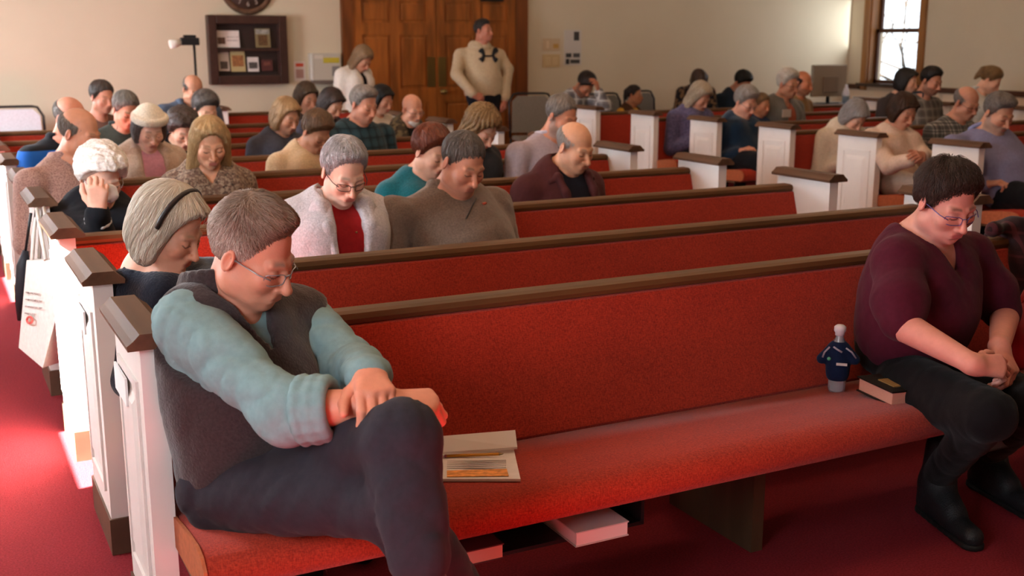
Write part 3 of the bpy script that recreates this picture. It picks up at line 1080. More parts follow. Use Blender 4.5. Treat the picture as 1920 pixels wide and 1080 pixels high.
c.box(WALL_R, WALL_R + .18, WY0, WY0 + .02, WZ0, WZ1).box(WALL_R, WALL_R + .18, WY1 - .02, WY1, WZ0, WZ1)
lo(c, 'window_casing', M_CASING)
lo(B().box(WALL_R - .09, WALL_R + .18, WY0 - .14, WY1 + .14, WZ0 - .045, WZ0), 'window_sill', mat('sill_dark', '#3a2a20', .35))
ZM = 1.70
for x0, z0, z1, t in ((WALL_R + .10, WZ0, ZM + .02, .05), (WALL_R + .15, ZM - .02, WZ1, .05)):
    s1 = B()
    s1.box(x0, x0 + .04, WY0 + .02, WY0 + .02 + t, z0, z1).box(x0, x0 + .04, WY1 - .02 - t, WY1 - .02, z0, z1)
    s1.box(x0, x0 + .04, WY0 + .02, WY1 - .02, z0, z0 + .05).box(x0, x0 + .04, WY0 + .02, WY1 - .02, z1 - .05, z1)
    lo(s1, 'window_sash', M_SASH)
gm = bpy.data.materials.new('window_glass'); gm.use_nodes = True
nt = gm.node_tree; nt.nodes.clear()
out = nt.nodes.new('ShaderNodeOutputMaterial'); mixn = nt.nodes.new('ShaderNodeMixShader')
tr = nt.nodes.new('ShaderNodeBsdfTransparent'); gl = nt.nodes.new('ShaderNodeBsdfGlossy'); gl.inputs['Roughness'].default_value = .02
mixn.inputs[0].default_value = .06
nt.links.new(tr.outputs[0], mixn.inputs[1]); nt.links.new(gl.outputs[0], mixn.inputs[2]); nt.links.new(mixn.outputs[0], out.inputs[0])
for x0, z0, z1 in ((WALL_R + .115, WZ0 + .04, ZM - .02), (WALL_R + .165, ZM + .02, WZ1 - .04)):
    lo(B().box(x0, x0 + .006, WY0 + .06, WY1 - .06, z0, z1), 'window_pane', gm)
# wainscot and chair rail of the right wall
struct('trim_6', B().box(WALL_R - .04, WALL_R, 0, WY0 - .14, .86, .93).box(WALL_R - .04, WALL_R, WY1 + .14, WALL_B, .86, .93), M_SASH)
wn = empty('trim_7', (WALL_R, 0, 0)); wn['kind'] = 'structure'
for i in range(9):
    y = WALL_B - .9 * (i + 1)
    B().box(-.015, 0, y + .04, y + .86, .12, .84).build('wainscot_panel', mat('wainscot', '#d8c4aa', .6), wn)
struct('baseboard_back', B().box(WALL_L, 4.4, WALL_B - .02, WALL_B, 0, .13).box(6.95, WALL_R, WALL_B - .02, WALL_B, 0, .13), M_DARKWOOD)

# ---- double door in the back wall
DX0, DX1 = at(640, 100, WALL_B)[0], at(985, 100, WALL_B)[0]
DM = at(815, 100, WALL_B)[0]
door = empty('door_1', (DM, WALL_B, 0)); door['kind'] = 'structure'
def dlo(b, name, m, par=None):
    o = b.build(name, m, par or door); o.location = (-DM, -WALL_B, 0) if par is None else (0, 0, 0); return o
YB = WALL_B
fr = B()
fr.box(DX0, DX0 + .13, YB - .07, YB, 0, 2.6).box(DX1 - .17, DX1, YB - .07, YB, 0, 2.6).box(DX0, DX1, YB - .07, YB, 2.45, 2.6)
dlo(fr, 'door_frame', M_DOORDK)
for a, b_ in ((DX0 + .13, DM - .004), (DM + .004, DX1 - .17)):
    leaf = dlo(B().box(a, b_, YB - .035, YB, 0.01, 2.45), 'door_leaf', M_DOOR)
    W_ = b_ - a
    st = B()
    sw_ = .11
    for x in (a, a + (W_ - sw_) / 2, b_ - sw_):
        st.box(x, x + sw_, YB - .055, YB - .035, .01, 2.45)
    for z0, z1 in ((.01, .28), (.82, .98), (1.62, 1.76), (2.02, 2.1), (2.36, 2.45)):
        for x in (a + sw_, a + (W_ + sw_) / 2):
            st.box(x, x + (W_ - 3 * sw_) / 2, YB - .055, YB - .035, z0, z1)
    dlo(st, 'door_stiles', M_DOOR, leaf)
    for z0, z1 in ((.28, .82), (.98, 1.62), (1.76, 2.02), (2.1, 2.36)):
        for x in (a + sw_, a + (W_ + sw_) / 2):
            dlo(B().box(x + .035, x + (W_ - 3 * sw_) / 2 - .035, YB - .05, YB - .034, z0 + .035, z1 - .035, .008), 'door_panel', M_DOOR, leaf)
    inner = b_ if b_ < DM else a
    sg = -1 if b_ < DM else 1
    pl = at(806 if sg < 0 else 826, 130, YB)
    dlo(B().box(*sorted((DM + sg * .02, DM + sg * .125)), YB - .06, YB - .055, 1.0, 1.36), 'push_plate', M_BRASS, leaf)
    if sg > 0:
        dlo(B().lathe([(.0, 0), (.03, .002), (.03, .012), (.012, .02), (.012, .05), (.03, .06), (.033, .075), (.02, .09), (0, .092)], (DM + .07, YB - .06, .94), 16, 'y'), 'door_knob', M_BRASS, leaf)
    cxx = at(690 if sg < 0 else 918, 0, YB)[0]
    dlo(B().box(cxx - .16, cxx + .14, YB - .12, YB - .055, 2.03, 2.1, .01).tube([(cxx, YB - .1, 2.06), (cxx + .02, YB - .3, 2.09), (cxx + .25, YB - .1, 2.12)], .012), 'door_closer', M_BLACK, leaf)
# ------------------------------------------------------------------ the pews
M_PEW = weave('pew_red_weave', '#a9341d', '#7d1d10', 330)
M_PEWEDGE = mat('pew_edge', '#b0603c', .7, var=.15, vscale=60)
RAIL_Y = [2.91, 3.70, 4.586, 5.49, 6.41, 7.35, 8.31, 9.29, 10.35]
X_L, PEW_L = .388, 3.68
PEW_PLATES = mat('plate_white', '#f1efec', .5)

def end_panel(side, name='end_panel'):
    """upright end board; side -1 faces the aisle on the left, +1 on the right. Origin at its inner front top"""
    t = .055
    a, b_ = (0, t)
    p = B().box(a, b_, -.295, .10, .10, .846)
    f = 0 if side < 0 else t
    sg = -1 if side < 0 else 1
    return p, f, sg

def make_pew(L, label, group):
    root = empty('pew', (0, 0, 0))
    tag(root, label, 'pew', group)
    # seat cushion: rounded roll front, tilted back
    prof = [(-.135, .335), (-.135, .395), (-.30, .418), (-.45, .440), (-.545, .447), (-.590, .438), (-.617, .415), (-.622, .388), (-.610, .362), (-.58, .348)]
    seat = B().prism(prof, .056, L - .056, True).build('seat_cushion', M_PEW, root)
    for x0, x1 in ((.05, .058), (L - .058, L - .05)):
        pr = [(y * 1.0, z) for y, z in prof]
        B().prism([(y - .003 if y < -.4 else y, z + .003) for y, z in pr], x0, x1).build('seat_end', M_PEWEDGE, seat)
    B().box(.056, L - .056, -.50, -.06, .325, .348).build('seat_board', M_DARKWOOD, root)
    back = [(-.01, .772), (-.03, .765), (-.145, .405), (-.13, .36), (-.075, .36), (.03, .772)]
    B().prism(back, .056, L - .056, False).build('back_cushion', M_PEW, root)
    B().prism([(.03, .772), (-.075, .3), (-.055, .3), (.05, .772)], .056, L - .056).build('back_board', M_DARKWOOD, root)
    B().prism([(-.022, .772), (-.026, .785), (-.02, .800), (.0, .805), (.045, .805), (.055, .795), (.055, .772)], .056, L - .056).build('top_rail', M_RAIL, root)
    for side in (-1, 1):
        x0 = 0 if side < 0 else L - .055
        p = B().box(x0, x0 + .055, -.295, .10, .10, .846).build('end_panel', M_WHITE, root)
        f = x0 if side < 0 else x0 + .055
        q = B()
        y0, y1, z0, z1 = -.225, .035, .20, .735
        d = .007 * side
        # picture-frame moulding and the raised field inside it
        for a, b_, c_, e in ((y0 - .014, y0 + .006, z0 - .014, z1 + .014), (y1 - .006, y1 + .014, z0 - .014, z1 + .014), (y0, y1, z0 - .014, z0 + .006), (y0, y1, z1 - .006, z1 + .014)):
            q.box(*sorted((f, f + d)), a, b_, c_, e)
        q.build('panel_moulding', M_WHITE, p)
        i0, i1, k0, k1 = y0 + .03, y1 - .03, z0 + .035, z1 - .035
        v = [(f, i0, k0), (f, i1, k0), (f, i1, k1), (f, i0, k1)]
        g = f + side * .009
        v += [(g, i0 + .025, k0 + .025), (g, i1 - .025, k0 + .025), (g, i1 - .025, k1 - .025), (g, i0 + .025, k1 - .025)]
        fs = [(4, 5, 6, 7), (0, 1, 5, 4), (1, 2, 6, 5), (2, 3, 7, 6), (3, 0, 4, 7)]
        if side < 0:
            fs = [x[::-1] for x in fs]
        B().raw(v, fs).build('raised_panel', M_WHITE, p)
        xc = x0 + .0275
        B().prismy([(xc - .058, .846), (xc - .060, .858), (xc - .046, .868), (xc - .030, .884), (xc + .030, .884), (xc + .046, .868), (xc + .060, .858), (xc + .058, .846)], -.325, .115).build('end_cap', M_DARKWOOD, p)
        B().box(x0 - .006, x0 + .061, -.303, .108, 0, .115).build('plinth', mat('plinth_brown', '#5b4334', .5, var=.15, vscale=10), p)
    B().box(L * .478 - .022, L * .478 + .022, -.39, .04, 0, .335).build('support', mat('support_brown', '#4a3626', .5, var=.25, vscale=10, stretch=(1, 1, .2)), root)
    for x0 in (.57, L - 1.25):
        r = B().box(x0, x0 + .66, -.55, -.25, .262, .272)
        for x in (x0, x0 + .65):
            r.box(x, x + .01, -.55, -.25, .262, .335)
        r.build('book_rack', M_BLACK, root)
    return root

ordw = ['nearest', 'second', 'third', 'fourth', 'fifth', 'sixth', 'seventh', 'eighth', 'ninth']
proto = make_pew(PEW_L, '', 'red pews of the middle block')
PEWS = []
for i, y in enumerate(RAIL_Y):
    p = proto if i == 0 else copy_tree(proto)
    p.location = (X_L, y, 0)
    p['label'] = 'red upholstered pew with white ends, %s row of the middle block' % ordw[i]
    PEWS.append(p)
last = make_pew(1.6, 'short red pew against the back wall beside the man in a blue suit', None)
last.location = (2.74, 12.1, 0)
rp = make_pew(4.0, '', 'red pews of the right block')
for i, y in enumerate(RAIL_Y[3:]):
    p = rp if i == 0 else copy_tree(rp)
    p.location = (6.2, y + .06, 0)
    p['label'] = 'red upholstered pew across the centre aisle, %s row of the right block' % ordw[i]
# number plates on the two nearest aisle ends
for i in (0, 1):
    par = [c for c in PEWS[i].children if c.name.startswith('end_panel')][0]
    B().box(-.014, -.008, -.118, .06, .655, .725).build('name_plate', PEW_PLATES, par)
# ------------------------------------------------------------------ the people
def cloth(c, rough=.9, var=.08, vs=60, bump=.25, bs=220):
    return mat('cloth_' + c.lstrip('#'), c, rough, var=var, vscale=vs, bump=bump, bscale=bs, sheen=.04, spec=.15)
def knit(c):
    return mat('knit_' + c.lstrip('#'), c, .95, var=.18, vscale=140, bump=.6, bscale=160, sheen=.3, spec=.1)
def W(kind, m, **k):
    d = dict(kind=kind, mat=m); d.update(k); return d
PALE, FAIR, RUDDY, TAN, OLIVE = '#dfb09a', '#d8a48a', '#d08a72', '#c08a68', '#a87352'
WHITEH = ('#e4ded8', '#b9b0aa'); GREYH = ('#b4adaa', '#716b69'); SALT = ('#8d837c', '#4a4340'); BLONDE = ('#d3b184', '#9a7648')
ASHB = ('#cbb9a4', '#94806a'); BROWN = ('#5a3d28', '#33211a'); DKBROWN = ('#2e2019', '#17100d'); BLACKH = ('#17120f', '#0b0908')
AUBURN = ('#7a3b22', '#4a2012'); LTBROWN = ('#8d6d4c', '#5c432c')
M_FRAME = mat('spectacle_frame', '#2c2a2e', .3, metal=.4)
M_CLEARFR = mat('clear_frame', '#a9a3a6', .25, metal=.5)
FEM = dict(male=False, nose=.85, lips='#b8625c', bust=.1)
R_ = RAIL_Y

P = {}
# row 2
P['headband'] = person('woman with a silver bob and dark headband in a navy top behind the vested man', (318, 428), 3.40, 1.13, 22, 26, 30, lean=.04, hero=1, shR=at(262, 528, 3.46), shL=at(402, 528, 3.56), strands=3000, slen=.07, line=.092, wide=.82, sw=.15, hip=(.74, 3.44, .53), male=False, nose=.9, bust=.08, skin='#d59b80', hair='bob',
    hairc=('#e2d8c8', '#b5a58f'), srad=.0008, lift=.0015, hair_t=.020, lips='#b86258', brow='#9a8468', wear=[W('v', knit('#1b1f2c'), v=.05, vw=.055, name='top', neckr=.084)])
# row 3
coat = knit('#b5aeb1')
def lapels(H, e):
    return ('u', cap(e['N'] + e['fy'] * .03, e['N'] + e['sp'] * .02 - e['fy'] * .04, .05), .02)
P['coat'] = person('grey haired woman with dark glasses in a pale grey coat over a red blouse', (645, 322), 4.28, 1.14, 0, 4, 30, hero=1, **FEM, skin=PALE, hair='quiff', hairc=('#c6c1c2', '#77726f'), hair_t=.012, line=.086, glasses=M_FRAME, brow='#8a8078', sw=.165,
    wear=[W('round', cloth('#8e1a1c'), slv=1.5, name='blouse'), W('open', coat, off=.034, gap=.055, neckr=.075, slv=1.95, name='coat', ff=20, fold=.005)])
P['quarterzip'] = person('broad man with cropped grey hair in a brown quarter-zip sweater', (868, 306), 4.28, 1.16, 8, 6, 28, roll=-4, hero=1, skin='#cf9076', hair='short', hairc=('#7d7068', '#46403c'), hair_t=.006, line=.068, fat=.008, belly=.05, wide=1.22, sw=.235, arm=1.25, brow='#6a5748', bx=.07, nx=.9,
    wear=[W('high', knit('#6e5c50'), name='sweater', fold=.006, ff=22)])
# row 4
P['curlywhite'] = person('woman with curly white hair pressing a tissue to her nose', (190, 330), 5.18, 1.16, 8, 0, 28, hero=1, **FEM, skin=PALE, hair='curly', hairc=('#efe8e2', '#cfc4bb'), glasses=M_CLEARFR, brow='#b0a498',
    elR=at(185, 440, 5.0), wrR=at(183, 398, 4.93), hands={'R': dict(d=(.08, -.1, 1), n=(-.2, -1, -.1), curl=(.6, .9, .5), sc=1.05)}, wear=[W('v', cloth('#17181d'), v=.06, name='jacket', slv=1.9)])
P['auburn'] = person('woman with short auburn hair in a teal top behind the quarter-zip man', (808, 285), 5.2, 1.1, 12, 10, 25, **FEM, skin=FAIR, hair='puff', hairc=AUBURN, hair_t=.016, wear=[W('high', knit('#15606a'), name='top')])
P['bald'] = person('bald man in a maroon jacket over a dark navy shirt', (1078, 276), 5.18, 1.2, 8, 8, 22, hero=1, skin='#d39a7a', hair='ring', hairc=('#c7bcb4', '#8d837c'), hair_t=.0028, nose=1.1, brow='#8d7a6a',
    wear=[W('round', cloth('#23242f'), slv=1.5), W('open', cloth('#4a2526'), off=.028, gap=.085, name='jacket', neckr=.07)])
# row 5
P['blonde'] = person('blonde woman with long hair in a brown speckled blouse', (393, 268), 6.1, 1.2, -6, 4, 24, hero=1, **FEM, skin='#cf9778', hair='long', hairc=('#d9b98c', '#a5814f'), hair_t=.014, line=.084, strands=2500, slen=.09, srad=.0009, wear=[W('v', pattern('speckled_brown', 'noise', ('#6d5446', '#98836f', '#3a2c26'), 60), v=.11, vw=.06, name='blouse', sw=1)])
P['tweed'] = person('balding man in a pinkish tweed jacket on the left end of a pew', (150, 250), 6.1, 1.16, 38, 12, 18, hero=1, skin='#c98d70', hair='ring', hairc=('#8f857c', '#5a524c'), hair_t=.006, wear=[W('high', pattern('pink_tweed', 'noise', ('#b08d82', '#8a6a62'), 160), name='jacket', fold=.004)], sw=.21)
P['goatee'] = person('man with a grey goatee in a lilac shirt and dark tie', (1053, 218), 6.1, 1.18, 12, 8, 24, skin='#c8866a', hair='short', hairc=('#9b9088', '#4d453f'), hair_t=.006, line=.085, stubble='#8a827c', brow='#5a4c42', sw=.215,
    wear=[W('round', cloth('#a5959c'), collar=cloth('#c9c2cf'))])
P['curly'] = person('woman with wavy light brown hair falling over her face in a dark cardigan', (903, 240), 6.1, 1.14, 10, 12, 40, **FEM, skin=FAIR, hair='long', hairc=('#9a7850', '#5e4528'), hair_t=.026, messy=.005, wear=[W('round', cloth('#2b2a2c'), name='cardigan')])
# row 6
P['hat'] = person('woman in a cream knit hat and pink top with an open tan cardigan', (280, 240), 7.0, 1.14, 6, 0, 30, **FEM, skin=PALE, hair='page', hairc=('#6d6461', '#4c4543'), hair_t=.006,
    wear=[W('v', cloth('#c68a98'), v=.05, name='top'), W('open', knit('#b39a88'), off=.028, gap=.06, name='cardigan')])
P['cream'] = person('woman with short brown hair in a cream sweater with a white collar', (593, 248), 7.0, 1.14, 18, 4, 38, **FEM, skin='#b98468', hair='puff', hairc=('#75573d', '#453122'), hair_t=.014, sw=.19,
    wear=[W('round', knit('#c5a783'), name='sweater', collar=cloth('#dcd8d4'))])
P['bluejacket'] = person('man with receding hair in a black and bright blue jacket', (132, 222), 7.05, 1.12, 28, 8, 22, skin='#d08c74', hair='ring', hairc=SALT, hair_t=.007, wear=[W('high', pattern('black_blue', 'stripes', ('#14161c', '#2166c0'), 2.6), name='jacket')])
P['blackcoat'] = person('dark curly haired person in black behind the blonde woman', (343, 242), 7.95, 1.2, 6, 0, 34, **FEM, skin=FAIR, hair='curly', hairc=('#4a3a34', '#2a211e'), wear=[W('round', cloth('#15151a'))])
# row 7
P['olive'] = person('grey haired man in a dark olive shirt left of the knit hat', (236, 206), 8.0, 1.1, 10, 6, 28, skin='#c78e74', hair='short', hairc=('#8b837b', '#4f4944'), hair_t=.011, wear=[W('round', cloth('#3a3c36'), collar=cloth('#2d2f2c'))])
P['greywoman'] = person('woman with dark grey hair in front of the man in a suit', (385, 206), 8.95, 1.2, 16, 0, 26, **FEM, skin=FAIR, hair='puff', hairc=('#6f6661', '#37312f'), hair_t=.016, wear=[W('round', cloth('#26262a'))])
P['tealplaid'] = person('man with thick grey hair in a dark teal plaid shirt', (682, 196), 8.0, 1.22, 14, 8, 20, skin='#c98a70', hair='swept', hairc=('#a49a92', '#605650'), hair_t=.010, sw=.235, wide=1.2, arm=1.2,
    wear=[W('round', pattern('teal_plaid', 'plaid', ('#22343a', '#2c4650', '#10181c'), 14), collar=cloth('#22464c'))])
P['slate'] = person('woman with a blond bob in a slate blue top', (537, 217), 8.0, 1.14, 18, 6, 26, **FEM, skin='#c48e72', hair='bob', hairc=('#b8946a', '#7d5d3c'), hair_t=.014, wear=[W('v', cloth('#42444f'), v=.05, name='top')])
# row 8
P['camo'] = person('bald man with a white beard in a camouflage jacket', (773, 205), 8.95, 1.14, 6, 6, 20, skin='#d3977c', hair='none', hairc=WHITEH, beard='#c9beb6', glasses=M_CLEARFR, brow='#a89a90', wear=[W('round', cloth('#191614')), W('open', pattern('camo', 'noise', ('#3e3325', '#6b5a40', '#1a1712'), 26), off=.026, gap=.05, name='jacket')])
P['brown16'] = person('brown haired person with a full fringe behind the blond bob', (575, 182), 10.0, 1.2, 14, 4, 24, **FEM, skin='#b9836a', hair='page', hairc=('#54402c', '#30231a'), hair_t=.01, wear=[W('round', cloth('#4a3d38'))])
P['dark17'] = person('dark brown haired person with bowed head left of the plaid shirt', (622, 194), 9.0, 1.12, 22, 6, 36, **FEM, skin=FAIR, hair='bob', hairc=('#44332c', '#261b18'), hair_t=.012, wear=[W('round', cloth('#39333a'))])
P['black18'] = person('black haired person in a cream hood behind the plaid shirt', (717, 186), 9.05, 1.05, 20, 6, 24, **FEM, skin='#b9836a', hair='page', hairc=BLACKH, hair_t=.012, wear=[W('high', knit('#b8a894'))])
P['dark21'] = person('man with dark short hair farthest left in the back', (192, 182), 9.0, 1.08, 18, 6, 14, skin='#c4846c', hair='short', hairc=('#574840', '#2e2623'), hair_t=.012, wear=[W('round', cloth('#6a4a40'))])
P['suit'] = person('balding man in a blue grey suit below the camera pole', (362, 168), 10.1, 1.14, 10, 4, 30, skin='#bd8468', hair='ring', hairc=('#857b74', '#544c47'), hair_t=.006, sw=.21,
    wear=[W('round', cloth('#b9c6dd'), slv=1.6), W('open', cloth('#4c5566'), off=.026, gap=.045, name='suit_jacket')])
# right block
P['lavender'] = person('man with greying hair in a lavender button shirt at the right edge', (1872, 212), 5.42, 1.22, -4, 0, 28, lean=-.08, bx=.1, nx=1.0, hero=1, skin='#c08a70', hair='swept', hairc=('#8f847c', '#4c443f'), hair_t=.008, stubble='#85766c', brow='#6a5a4c', sw=.225, wide=1.15, belly=.03, pants=cloth('#14151a'),
    wear=[W('round', cloth('#77748f'), collar=cloth('#8286ab'))])
P['checked'] = person('man with black glasses in a black and white checked shirt', (1812, 193), 6.22, 1.14, 0, 0, 24, skin='#b97f66', hair='ring', hairc=('#867b74', '#544b46'), hair_t=.007, line=.08, glasses=M_FRAME, wear=[W('round', pattern('checks', 'plaid', ('#8f8a82', '#141414', '#0c0c0c'), 16))])
P['creamtop'] = person('woman with a brown bob in a cream top and white trousers', (1694, 207), 6.28, 1.16, -2, 0, 30, lean=-.03, hero=1, **FEM, skin='#b98066', hair='page', hairc=('#4a3020', '#2b1b12'), hair_t=.012, part=.02, pants=cloth('#c8b4a2'), hz=.50,
    elR=at(1668, 310, 6.05), wrR=at(1708, 300, 5.85), elL=at(1738, 300, 6.1), wrL=at(1728, 292, 5.85), hands={'R': dict(d=(.9, -.35, .15), n=(-.1, -.8, .5), curl=(.6, .8, .5)), 'L': dict(d=(-.8, -.4, .1), n=(.1, -.7, .6), curl=(.6, .8, .5))},
    wear=[W('v', cloth('#cdb09c'), v=.07, name='top')])
P['greybob'] = person('woman with a straight grey bob and cream jacket bent low', (1603, 217), 7.12, 1.16, 0, 0, 48, **FEM, skin=FAIR, hair='bob', hairc=('#a39b98', '#6a6362'), hair_t=.016, wear=[W('high', cloth('#c9b8a4'), name='jacket')])
P['man42'] = person('dark haired bearded man in a grey plaid shirt near the window', (1746, 152), 8.05, 1.2, -2, 8, 20, skin='#b67a60', hair='crop', hairc=('#1e1512', '#0e0a08'), hair_t=.008, stubble='#4a362c', brow='#1e1512', wear=[W('round', pattern('grey_plaid', 'plaid', ('#6a625c', '#4a443f', '#857d76'), 12), collar=cloth('#2a2a30'))])
P['dark41'] = person('dark haired woman silhouetted against the bright window', (1700, 152), 9.0, 1.2, 6, 20, 14, **FEM, skin=FAIR, hair='bob', hairc=('#2b2320', '#151110'), hair_t=.014, wear=[W('round', cloth('#3d3433'))])
P['bun44'] = person('person with light brown hair tied up behind the lavender shirt', (1858, 150), 8.0, 1.16, 14, 10, 36, **FEM, skin=FAIR, hair='pony', hairc=('#8a6a44', '#5a4128'), hair_t=.014, wear=[W('high', cloth('#b9b4ae'))])
P['navy'] = person('grey haired woman in a navy fleece at the aisle end of her pew', (1398, 192), 8.12, 1.2, 2, 6, 26, lean=.0, **FEM, skin='#cb927a', hair='puff', hairc=('#a79d97', '#6d645f'), hair_t=.014, glasses=M_CLEARFR, wear=[W('high', knit('#15283c'), name='fleece')], pants=cloth('#16171c'))
P['child'] = person('small child peering out beside the woman in navy fleece', (1428, 196), 9.0, 1.0, 2, 8, 14, **FEM, skin='#b97b5c', hair='short', hairc=LTBROWN, hair_t=.012, wear=[W('round', cloth('#2a3550'))])
P['hoodgrey'] = person('white haired person with glasses in a grey hooded jacket', (1477, 158), 9.0, 1.24, 4, 8, 12, male=False, bust=.1, skin='#bd8267', hair='puff', hairc=('#cfc3b6', '#998d82'), hair_t=.010, glasses=M_FRAME, sw=.215, wide=1.15,
    wear=[W('v', cloth('#8c4a38'), v=.09), W('open', knit('#5c5752'), off=.03, gap=.05, name='jacket')])
P['tanjacket'] = person('man with receding dark hair in a tan jacket beside the monitor', (1506, 156), 10.05, 1.24, 8, 8, 12, skin='#b9714f', hair='ring', hairc=('#3a2b24', '#1e1512'), hair_t=.006, stubble='#6a4c3c', wear=[W('high', cloth('#8a6c4a'))])
P['purple'] = person('woman with long grey blond hair in a purple top', (1313, 180), 9.12, 1.2, 8, 8, 38, lean=.0, **FEM, skin='#b9826a', hair='long', hairc=('#b7a48d', '#83715d'), hair_t=.018, wear=[W('round', pattern('purple_speckle', 'noise', ('#4c4560', '#625a78'), 60), name='top')])
P['blackhair34'] = person('black haired person seated by the back wall behind the navy fleece', (1392, 155), 11.4, 1.3, 6, 0, 42, skin='#a8715a', hair='crop', hairc=BLACKH, hair_t=.014, wear=[W('round', cloth('#1d2733'))])
P['leaning32'] = person('brown haired person in a black and tan top bent sideways by the wall', (1312, 150), 11.3, 1.15, -20, 0, 60, roll=20, **FEM, skin='#a8715a', hair='long', hairc=('#4c3323', '#2a1b14'), hair_t=.014, lean=.3, wear=[W('round', pattern('black_tan', 'noise', ('#15131a', '#6d5238'), 24))])
P['girl'] = person('girl with a dark ponytail in a yellow top and brown vest', (1190, 178), 11.4, 1.05, 22, 10, 4, **FEM, skin='#a06848', hair='pony', hairc=DKBROWN, hair_t=.008, b=.85, hz=.50, wear=[W('round', cloth('#c89a3a')), W('open', cloth('#4a3020'), off=.022, gap=.05, limbs=False, name='vest')])
P['headinhands'] = person('dark haired man in a plaid shirt with his head in his hand by the wall', (1098, 158), 11.6, 1.3, 8, 0, 55, skin='#a3694c', hair='crop', hairc=DKBROWN, hair_t=.014, stubble='#3a2a22', lean=.3,
    elL=at(1138, 200, 11.25), wrL=at(1122, 172, 11.3), hands={'L': dict(d=(-.3, -.2, 1), n=(.8, -.5, .2), curl=(.5, .5, .3)), 'R': {}}, wear=[W('round', pattern('red_grey_plaid', 'plaid', ('#8a8480', '#4a4448', '#c9c4be'), 10))])
# standing by the door
P['hoodie'] = person('man in a beige hooded sweatshirt standing at the door looking aside', (906, 58), 12.1, 1.18, -8, 40, -2, lean=.0, stand=True, skin='#b57660', hair='crop', hairc=('#3a3430', '#1e1a18'), hair_t=.004, line=.07, neck=.056, sw=.22, wide=1.15, belly=.03, b=1.1, hz=.94, arm=.88, shz=-.095,
    elR=at(856, 140, 12.05), wrR=at(888, 178, 11.85), elL=at(952, 130, 12.1), wrL=at(947, 188, 12.0), hands={'R': dict(d=(.8, -.2, -.4), n=(0, -1, .2)), 'L': dict(d=(-.05, -.1, -1), n=(.6, -.6, 0), curl=(.6, .7, .5))},
    pants=cloth('#191a20'), wear=[W('high', cloth('#b6a184'), name='sweatshirt', fold=.006, ff=22, off=.02)])
P['whitesweater'] = person('woman in a white sweater standing at the door with long hair over her face', (680, 110), 12.1, 1.2, 22, 6, 42, lean=.08, stand=True, male=False, bust=.1, skin='#b98468', hair='long', hairc=('#9a7d5c', '#66503a'), hair_t=.02, b=1.0, hz=.80,
    pants=cloth('#1d1d22'), wear=[W('v', cloth('#17171a'), v=.1, name='blouse'), W('open', cloth('#d6cdc2'), off=.03, gap=.03, name='cardigan')])
# ------------------------------------------------------------------ the two people on the nearest pew
M_VEST = knit('#3a2f30')
M_TEAL = cloth('#7b9496', var=.06, bump=.15)
M_SLACKS = cloth('#2e2930', var=.08, bump=.12)
def vest_r(H, e): return ('u', cap(e['N'] - e['sp'] * .02, e['arms']['R'][0] - e['ax'] * .02, .066, .078), .03)
def vest_l(H, e): return ('u', cap(e['N'] - e['sp'] * .02, e['arms']['L'][0] + e['ax'] * .02, .066, .078), .03)
def vest_cut(H, e):
    o = []
    for nm in 'RL':
        sh, el, wr, sx = e['arms'][nm]
        ou = e['ax'] * sx
        o.append(('s', cap(sh + ou * .075, sh + (el - sh) * .6 + ou * .06, .085, .088), .012))
    return o
man = person('man in a dark vest and teal shirt sitting with crossed legs at the pew end', (474, 474), 2.52, 1.12, 16, 26, 28, roll=3, hip=at(486, 880, 2.56), lean=.07, hero=2, male=True, skin='#d58e74', hair='quiff', hairc=('#a58c7b', '#6c5343'), hair_t=.008, line=.086, side=(1.9, 2.2, 2.5), jitter=.16, lift=.0035,
    sweep=(-.7, -.1, .05), strands=8000, slen=.055, srad=.0008, brow='#8a7a6c', nose=1.12, fat=.006, glasses=M_CLEARFR, lips='#b0685c', stubble=None, belly=.03, wide=.94, b=1.08, hz=.56, hipy=-.03, chestcut=.12,
    shR=at(352, 606, 2.56), shL=at(572, 602, 2.70), elR=at(535, 772, 2.26), wrR=at(722, 757, 2.13), elL=at(664, 690, 2.50), wrL=at(692, 704, 2.21),
    hands={'R': dict(d=(.95, -.12, -.12), n=(.1, -.35, .95), curl=(.75, 1.2, .8), thumb=.9, sc=1.1, h=.0032, **{'from': .15}), 'L': dict(d=(-.2, -.95, -.12), n=(.05, -.15, 1), curl=(.45, .85, .6), sc=1.08, h=.0032, spread=.03, fat=.8, **{'from': .75})},
    hipR=at(415, 915, 2.52), knR=at(745, 945, 2.06), anR=(1.03, 2.02, .12), hipL=at(520, 860, 2.58), knL=at(752, 822, 2.04), anL=at(788, 1062, 1.93), pants=M_SLACKS, prad=(.098, .072, .074, .062), ph=.009, pfold=.006, no_shoe=True,
    wear=[W('round', M_TEAL, slv={'R': 1.25, 'L': 1.95}, off=.010, fold=.009, ff=30, h=.007, seed=3, slr=1.06, neckr=.062, collar=cloth('#8fa9ac')),
          W('vest', M_VEST, off=.030, limbs=False, v=.15, vw=.052, neckr=.066, name='vest', fold=.004, ff=18, h=.008, extra=[vest_r, vest_l], cut=vest_cut)])
